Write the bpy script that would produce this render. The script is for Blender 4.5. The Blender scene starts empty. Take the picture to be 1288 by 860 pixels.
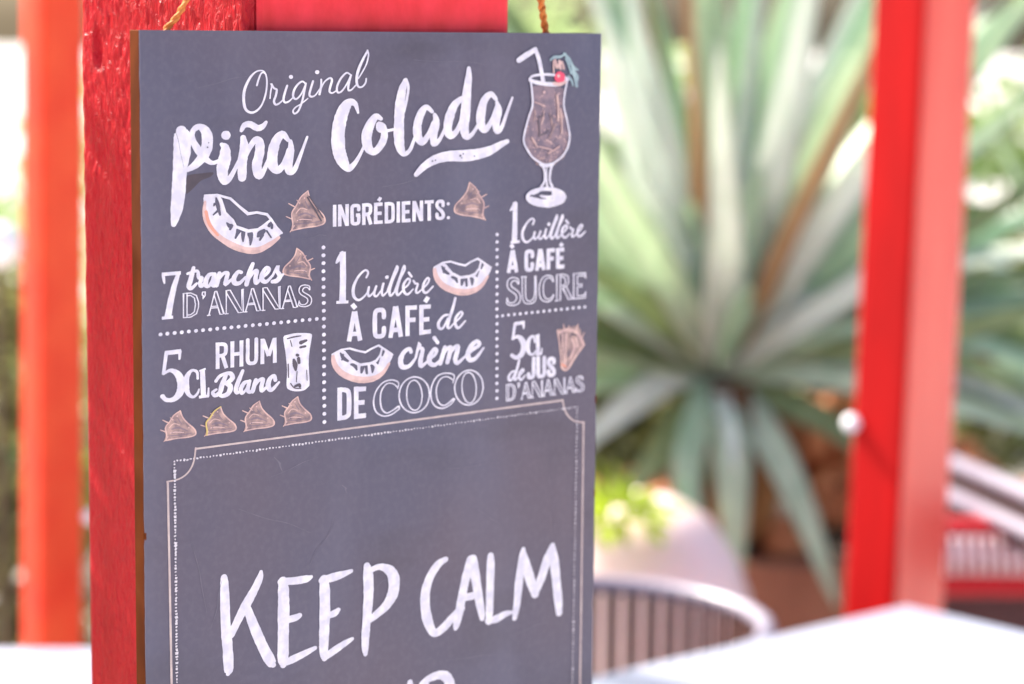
import bpy, bmesh, math, random
from mathutils import Vector, Matrix, geometry
random.seed(7)
C = bpy.data.collections.new("scene"); bpy.context.scene.collection.children.link(C)
SC = bpy.context.scene

# ------------------------------------------------------------------ camera
cam = bpy.data.cameras.new("camera"); camo = bpy.data.objects.new("camera", cam); C.objects.link(camo)
cam.sensor_width = 36.0; cam.lens = 85.58; cam.clip_start = 0.05; cam.clip_end = 500
R3 = Matrix(((0.999954, -0.009552, 0.0), (0.001226, 0.128323, -0.991732), (0.009473, 0.991686, 0.128329)))
camo.matrix_world = Matrix.Translation((0, 0, 1.5)) @ R3.to_4x4()
cam.dof.use_dof = True; cam.dof.focus_distance = 1.27; cam.dof.aperture_fstop = 5.7; cam.dof.aperture_blades = 0
SC.camera = camo

# ------------------------------------------------------------------ light
SUN_AZ = math.radians(-52)      # clockwise from +Y: behind the plants, to the left
SUN_EL = math.radians(42)
world = bpy.data.worlds.new("World"); SC.world = world; world.use_nodes = True
wn = world.node_tree.nodes; wl = world.node_tree.links
for n_ in list(wn): wn.remove(n_)
sky = wn.new("ShaderNodeTexSky"); sky.sky_type = 'NISHITA'; sky.sun_disc = False
sky.sun_elevation = SUN_EL; sky.sun_rotation = SUN_AZ; sky.air_density = .9; sky.dust_density = 5.0
bg = wn.new("ShaderNodeBackground"); bg.inputs[1].default_value = 0.125
wo = wn.new("ShaderNodeOutputWorld")
wl.new(sky.outputs[0], bg.inputs[0]); wl.new(bg.outputs[0], wo.inputs[0])
sl = bpy.data.lights.new("sun", 'SUN'); sl.energy = 3.6; sl.angle = math.radians(0.5); sl.color = (1, .94, .83)
so = bpy.data.objects.new("sun", sl); C.objects.link(so)
sd = Vector((math.sin(SUN_AZ)*math.cos(SUN_EL), math.cos(SUN_AZ)*math.cos(SUN_EL), math.sin(SUN_EL)))
so.rotation_euler = sd.to_track_quat('Z', 'Y').to_euler(); so.location = (0, 0, 6)
SC.view_settings.view_transform = 'Standard'; SC.view_settings.look = 'None'
SC.view_settings.exposure = 1.72; SC.view_settings.gamma = 1.0
SC.cycles.max_bounces = 6; SC.cycles.diffuse_bounces = 4; SC.cycles.glossy_bounces = 3
SC.cycles.transmission_bounces = 4; SC.cycles.transparent_max_bounces = 6; SC.cycles.use_denoising = True

# ------------------------------------------------------------------ helpers
def srgb(r, g, b):
    f = lambda c: (c/255/12.92) if c/255 <= .04045 else ((c/255+.055)/1.055)**2.4
    return (f(r), f(g), f(b), 1)
def mat(name, c1, c2=None, rough=.6, spec=.5, scale=8., stretch=(1, 1, 1), bump=0., bdist=.001, detail=5., contrast=(.3, .7), transl=0., coat=0., bscale=None, bstretch=None, metal=0., coord='Object', dist=0.):
    m = bpy.data.materials.new(name); m.use_nodes = True
    N = m.node_tree.nodes; L = m.node_tree.links; b = N["Principled BSDF"]
    b.inputs["Roughness"].default_value = rough; b.inputs["Specular IOR Level"].default_value = spec
    b.inputs["Metallic"].default_value = metal
    if coat: b.inputs["Coat Weight"].default_value = coat; b.inputs["Coat IOR"].default_value = 1.7; b.inputs["Coat Roughness"].default_value = .25
    tc = N.new("ShaderNodeTexCoord"); mp = N.new("ShaderNodeMapping"); mp.inputs["Scale"].default_value = stretch
    L.new(tc.outputs[coord], mp.inputs[0])
    nz = N.new("ShaderNodeTexNoise"); nz.inputs["Scale"].default_value = scale; nz.inputs["Detail"].default_value = detail
    nz.inputs["Distortion"].default_value = dist
    L.new(mp.outputs[0], nz.inputs["Vector"])
    rp = N.new("ShaderNodeValToRGB"); rp.color_ramp.elements[0].position = contrast[0]; rp.color_ramp.elements[1].position = contrast[1]
    rp.color_ramp.elements[0].color = c1; rp.color_ramp.elements[1].color = c2 or c1
    L.new(nz.outputs["Fac"], rp.inputs[0]); L.new(rp.outputs[0], b.inputs["Base Color"])
    if bump:
        src = nz
        if bscale:
            mp2 = N.new("ShaderNodeMapping"); mp2.inputs["Scale"].default_value = bstretch or stretch; L.new(tc.outputs[coord], mp2.inputs[0])
            src = N.new("ShaderNodeTexNoise"); src.inputs["Scale"].default_value = bscale; src.inputs["Detail"].default_value = 6; src.inputs["Distortion"].default_value = dist
            L.new(mp2.outputs[0], src.inputs["Vector"])
        bp = N.new("ShaderNodeBump"); bp.inputs["Strength"].default_value = bump; bp.inputs["Distance"].default_value = bdist
        L.new(src.outputs["Fac"], bp.inputs["Height"]); L.new(bp.outputs[0], b.inputs["Normal"])
        if coat: L.new(bp.outputs[0], b.inputs["Coat Normal"])
    if transl:
        out = N["Material Output"]; tr = N.new("ShaderNodeBsdfTranslucent"); mx = N.new("ShaderNodeMixShader"); mx.inputs[0].default_value = transl
        L.new(rp.outputs[0], tr.inputs[0]); L.new(b.outputs[0], mx.inputs[1]); L.new(tr.outputs[0], mx.inputs[2]); L.new(mx.outputs[0], out.inputs[0])
    return m
def link(name, me, mats, parent=None, loc=None, rot=None):
    o = bpy.data.objects.new(name, me); C.objects.link(o)
    for m in (mats if isinstance(mats, (list, tuple)) else [mats]):
        if m.name not in [x.name for x in me.materials]: me.materials.append(m)
    if parent: o.parent = parent
    if loc is not None: o.location = loc
    if rot is not None: o.rotation_euler = rot
    return o
def from_bm(name, bm, mats, parent=None, loc=None, rot=None, smooth=False):
    bmesh.ops.recalc_face_normals(bm, faces=bm.faces)
    me = bpy.data.meshes.new(name); bm.to_mesh(me); bm.free()
    if smooth:
        for p in me.polygons: p.use_smooth = True
    return link(name, me, mats, parent, loc, rot)
def tag(o, label=None, cat=None, group=None, kind=None):
    if label: o["label"] = label
    if cat: o["category"] = cat
    if group: o["group"] = group
    if kind: o["kind"] = kind
    return o
def thing(name, label, cat, loc=(0, 0, 0), rotz=0, group=None):
    o = bpy.data.objects.new(name, None); C.objects.link(o); o.empty_display_size = .1
    o.location = loc; o.rotation_euler = (0, 0, rotz); return tag(o, label, cat, group)
def box(bm, x0, x1, y0, y1, z0, z1, bevel=0, seg=2):
    r = bmesh.ops.create_cube(bm, size=1)
    for v in r['verts']: v.co = Vector(((x0+x1)/2+v.co.x*(x1-x0), (y0+y1)/2+v.co.y*(y1-y0), (z0+z1)/2+v.co.z*(z1-z0)))
    if bevel:
        es = list({e for v in r['verts'] for e in v.link_edges})
        bmesh.ops.bevel(bm, geom=es, offset=bevel, segments=seg, affect='EDGES', profile=.5)
def tube(bm, pts, rad, seg=8, caps=True, closed=False):
    pts = [Vector(p) for p in pts]; n = len(pts); rings = []
    rads = rad if isinstance(rad, (list, tuple)) else [rad]*n
    up = Vector((0, 0, 1))
    for i, p in enumerate(pts):
        a = pts[(i-1) % n] if (closed or i > 0) else p; b = pts[(i+1) % n] if (closed or i < n-1) else p
        t = (b-a).normalized()
        u = up.cross(t)
        if u.length < .05: u = Vector((1, 0, 0)).cross(t)
        u.normalize(); w = t.cross(u)
        rings.append([bm.verts.new(p+(u*math.cos(k*2*math.pi/seg)+w*math.sin(k*2*math.pi/seg))*rads[i]) for k in range(seg)])
    for i in range(n if closed else n-1):
        A, B = rings[i], rings[(i+1) % n]
        for k in range(seg): bm.faces.new((A[k], A[(k+1) % seg], B[(k+1) % seg], B[k]))
    if caps and not closed:
        bm.faces.new(rings[0]); bm.faces.new(rings[-1])
def lathe(bm, prof, seg=32):
    rings = [[bm.verts.new((r*math.cos(k*2*math.pi/seg), r*math.sin(k*2*math.pi/seg), z)) for k in range(seg)] for r, z in prof]
    for A, B in zip(rings, rings[1:]):
        for k in range(seg): bm.faces.new((A[k], A[(k+1) % seg], B[(k+1) % seg], B[k]))
    return rings
def catmull(pts, k=6, closed=False):
    n = len(pts); out = []
    if n < 3: 
        return [tuple(a+(b-a)*i/k for a, b in zip(pts[0], pts[1])) for i in range(k+1)]
    for i in range(n if closed else n-1):
        p0 = pts[(i-1) % n] if (closed or i > 0) else pts[0]; p1 = pts[i]; p2 = pts[(i+1) % n]
        p3 = pts[(i+2) % n] if (closed or i < n-2) else pts[-1]
        for j in range(k):
            t = j/k
            out.append(tuple(.5*(2*b+(c-a)*t+(2*a-5*b+4*c-d)*t*t+(3*b-a-3*c+d)*t**3) for a, b, c, d in zip(p0, p1, p2, p3)))
    if not closed: out.append(tuple(pts[-1]))
    return out

# ------------------------------------------------------------------ materials
red_paint = mat("red_paint", srgb(190, 4, 30), srgb(164, 2, 18), rough=.42, spec=.27, scale=3, stretch=(6, 6, .6), bump=1.0, bdist=.004, bscale=34, bstretch=(8, 8, 3.0), dist=.9)
red_deep = mat("red_paint_deep", srgb(180, 7, 10), srgb(148, 5, 8), rough=.6, spec=.1, scale=6, stretch=(3, 3, .5), bump=.1, bdist=.001)
red_orange = mat("red_paint_orange", srgb(236, 62, 10), srgb(226, 40, 8), rough=.55, spec=.3, scale=12)
red_orange_pale = mat("red_paint_orange_sheen", srgb(238, 84, 40), srgb(226, 58, 24), rough=.5, spec=.35, scale=12)  # orange paint lightened for the right-hand faces: their sheen is in the colour
red_front = mat("red_paint_mottled_sheen", srgb(240, 40, 58), srgb(218, 18, 30), rough=.45, spec=.4, scale=42, stretch=(1, 1, .6), contrast=(.38, .62), bump=.5, bdist=.0012, bscale=120)  # mottling is the paint's own; the lighter red paints in sky sheen
red_paint_fine = mat("red_paint_sheen", srgb(234, 80, 62), srgb(216, 46, 34), rough=.4, spec=.5, scale=5, stretch=(3, 3, .6), bump=.25, bdist=.001, bscale=150, bstretch=(1, 1, .7), coat=.4)  # lighter copy of the deep red: bright sheen of the right-hand faces painted in
M_slate = mat("slate_paint", srgb(93, 80, 94), srgb(77, 78, 102), rough=.45, spec=.38, scale=4.5, detail=3, bump=.05, bdist=.0004, bscale=900)
M_mdf = mat("raw_fibreboard", srgb(112, 54, 22), srgb(80, 38, 16), rough=.9, spec=.1, scale=60, stretch=(1, 1, .3), bump=.2, bdist=.0005)
M_cord = mat("jute", srgb(222, 140, 70), srgb(190, 100, 40), rough=.8, scale=400, bump=.4, bdist=.0005)
M_white_top = mat("white_laminate", srgb(160, 164, 180), srgb(142, 147, 166), rough=.28, scale=4)
M_metal = mat("painted_steel", srgb(134, 126, 142), srgb(122, 116, 134), rough=.35, spec=.6)
M_rattan = mat("brown_slat", srgb(78, 42, 32), srgb(46, 25, 20), rough=.55, scale=12, stretch=(1, 1, .2))
M_weave = mat("dark_weave", srgb(88, 48, 50), srgb(60, 34, 38), rough=.6, scale=80)
M_glint = mat("glint_white", srgb(250, 250, 255), rough=.2, spec=.6)
M_pot = mat("pale_glaze", srgb(250, 226, 220), srgb(238, 208, 204), rough=.4, scale=4, bump=.1, bdist=.003)
M_terracotta = mat("brown_render", srgb(176, 116, 88), srgb(138, 84, 62), rough=.85, scale=7, bump=.3, bdist=.004)
M_soil = mat("soil", srgb(62, 44, 34), srgb(38, 28, 24), rough=.95, scale=14, bump=.5, bdist=.01)
M_stone = mat("lava_stone", srgb(222, 150, 104), srgb(140, 84, 58), rough=.9, scale=9, bump=.5, bdist=.01)
M_slab = mat("paving", srgb(186, 178, 170), srgb(162, 154, 148), rough=.8, scale=5, bump=.15, bdist=.003)
M_joint = mat("pale_sand", srgb(200, 196, 190), srgb(180, 176, 172), rough=.95, scale=30)
M_wall = mat("limewashed_wall", srgb(214, 208, 200), srgb(198, 192, 186), rough=.9, scale=2, bump=.2, bdist=.006)
M_dry = mat("dry_leaf", srgb(170, 120, 70), srgb(120, 78, 46), rough=.8, scale=6, stretch=(1, 1, .3), transl=.25)
M_bark = mat("bark", srgb(96, 76, 60), srgb(64, 50, 40), rough=.9, scale=14, stretch=(1, 1, .3), bump=.5, bdist=.01)
AG = [mat("agave_blue_green", srgb(196, 216, 190), srgb(170, 200, 168), rough=.42, spec=.5, scale=9, stretch=(3, 3, .5), transl=.45),
      mat("agave_pale", srgb(222, 234, 208), srgb(196, 214, 184), rough=.42, scale=9, stretch=(3, 3, .5), transl=.45),
      mat("agave_tan", srgb(204, 170, 128), srgb(178, 140, 100), rough=.6, scale=9, stretch=(3, 3, .5), transl=.45),
      mat("agave_olive", srgb(164, 178, 130), srgb(132, 150, 102), rough=.5, scale=9, stretch=(3, 3, .5), transl=.45),
      mat("agave_white", srgb(230, 236, 228), srgb(212, 222, 210), rough=.38, scale=9, stretch=(3, 3, .5), transl=.4)]
M_bolt = mat("polished_steel", srgb(225,225,235), rough=.12, metal=1.0)
M_lime = mat("lime_leaf", srgb(168, 184, 58), srgb(140, 164, 40), rough=.85, scale=20, transl=.45)
M_leafs = [mat("shrub_leaf", srgb(130, 152, 86), srgb(100, 128, 66), rough=.45, scale=9, transl=.45),
           mat("pale_shrub_leaf", srgb(190, 206, 150), srgb(160, 184, 118), rough=.45, scale=9, transl=.4),
           mat("olive_shrub_leaf", srgb(134, 132, 80), srgb(100, 100, 56), rough=.5, scale=9, transl=.45)]
M_cush = mat("red_cloth", srgb(190, 16, 34), srgb(168, 10, 26), rough=.8, scale=60)
M_cushw = mat("white_cloth", srgb(255, 236, 238), srgb(248, 214, 218), rough=.85, scale=60)

# ------------------------------------------------------------------ the setting: ground and wall
bm = bmesh.new(); bmesh.ops.create_grid(bm, x_segments=2, y_segments=2, size=150)
g = from_bm("ground", bm, M_joint); tag(g, kind="structure")
slab_me = None
for iy in range(22):
    for ix in range(-6, 7):
        x = ix*.5; y = 1.2+iy*.5
        if abs(x) > .32*y+.6: continue
        if slab_me is None:
            bm = bmesh.new(); box(bm, -.245, .245, -.245, .245, -.03, .006+.0, .004, 1)
            bmesh.ops.recalc_face_normals(bm, faces=bm.faces); slab_me = bpy.data.meshes.new("paving_slab"); bm.to_mesh(slab_me); bm.free()
        link("paving_slab", slab_me, M_slab, g, (x, y, random.uniform(0, .003)), (0, 0, 0))

# ------------------------------------------------------------------ posts
BO = Vector((-0.18551522, 1.21241373, 1.4968152)); D = Vector((0.73710138, 0.67578218, 0)); NB = Vector((0.67578218, -0.73710138, 0))
YAW = math.atan2(D.y, D.x)
def post(name, label, loc, wx, wy, z0, z1, lean=0, hero=False, deep=None):
    """box post in a frame whose x runs along the board and whose y runs away behind it"""
    t = thing(name, label, "post", loc, YAW, "red timber posts of the terrace")
    deep = deep or red_deep
    if lean: t.rotation_euler = (0, lean, YAW)
    bm = bmesh.new()
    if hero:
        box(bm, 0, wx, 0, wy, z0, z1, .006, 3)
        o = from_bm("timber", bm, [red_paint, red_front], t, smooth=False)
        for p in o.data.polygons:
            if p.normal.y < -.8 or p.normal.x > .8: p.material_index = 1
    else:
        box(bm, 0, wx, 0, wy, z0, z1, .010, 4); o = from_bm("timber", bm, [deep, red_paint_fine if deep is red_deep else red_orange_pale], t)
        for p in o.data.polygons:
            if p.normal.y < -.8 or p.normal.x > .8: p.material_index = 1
    return t
pc = BO + D*.0735 - NB*.012
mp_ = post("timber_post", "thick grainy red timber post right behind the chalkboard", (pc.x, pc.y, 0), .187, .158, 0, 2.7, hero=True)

# wiped chalk dust on the slate colour: broad vertical and slanting smears plus fine grain
N = M_slate.node_tree.nodes; L = M_slate.node_tree.links; bs = N["Principled BSDF"]
prev = bs.inputs["Base Color"].links[0].from_socket
tcs = N.new("ShaderNodeTexCoord")
for (sc_, st_, rot_, lo, hi, col_, amt) in ((5., (3.5, 1, .8), .35, .5, .78, srgb(112, 108, 128), .4), (260., (1, 1, 1), 0, .45, .8, srgb(120, 112, 126), .22), (9., (1, 1, 2.6), -.3, .56, .8, srgb(58, 50, 60), .5)):
    mp = N.new("ShaderNodeMapping"); mp.inputs["Scale"].default_value = st_; mp.inputs["Rotation"].default_value = (0, rot_, 0)
    nz = N.new("ShaderNodeTexNoise"); nz.inputs["Scale"].default_value = sc_; nz.inputs["Detail"].default_value = 6
    rp = N.new("ShaderNodeMapRange"); rp.inputs[1].default_value = lo; rp.inputs[2].default_value = hi; rp.inputs[3].default_value = 0; rp.inputs[4].default_value = amt
    mx = N.new("ShaderNodeMix"); mx.data_type = 'RGBA'; mx.inputs[7].default_value = col_
    L.new(tcs.outputs['Object'], mp.inputs[0]); L.new(mp.outputs[0], nz.inputs["Vector"]); L.new(nz.outputs["Fac"], rp.inputs[0])
    L.new(rp.outputs[0], mx.inputs[0]); L.new(prev, mx.inputs[6]); prev = mx.outputs[2]
L.new(prev, bs.inputs["Base Color"])
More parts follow.
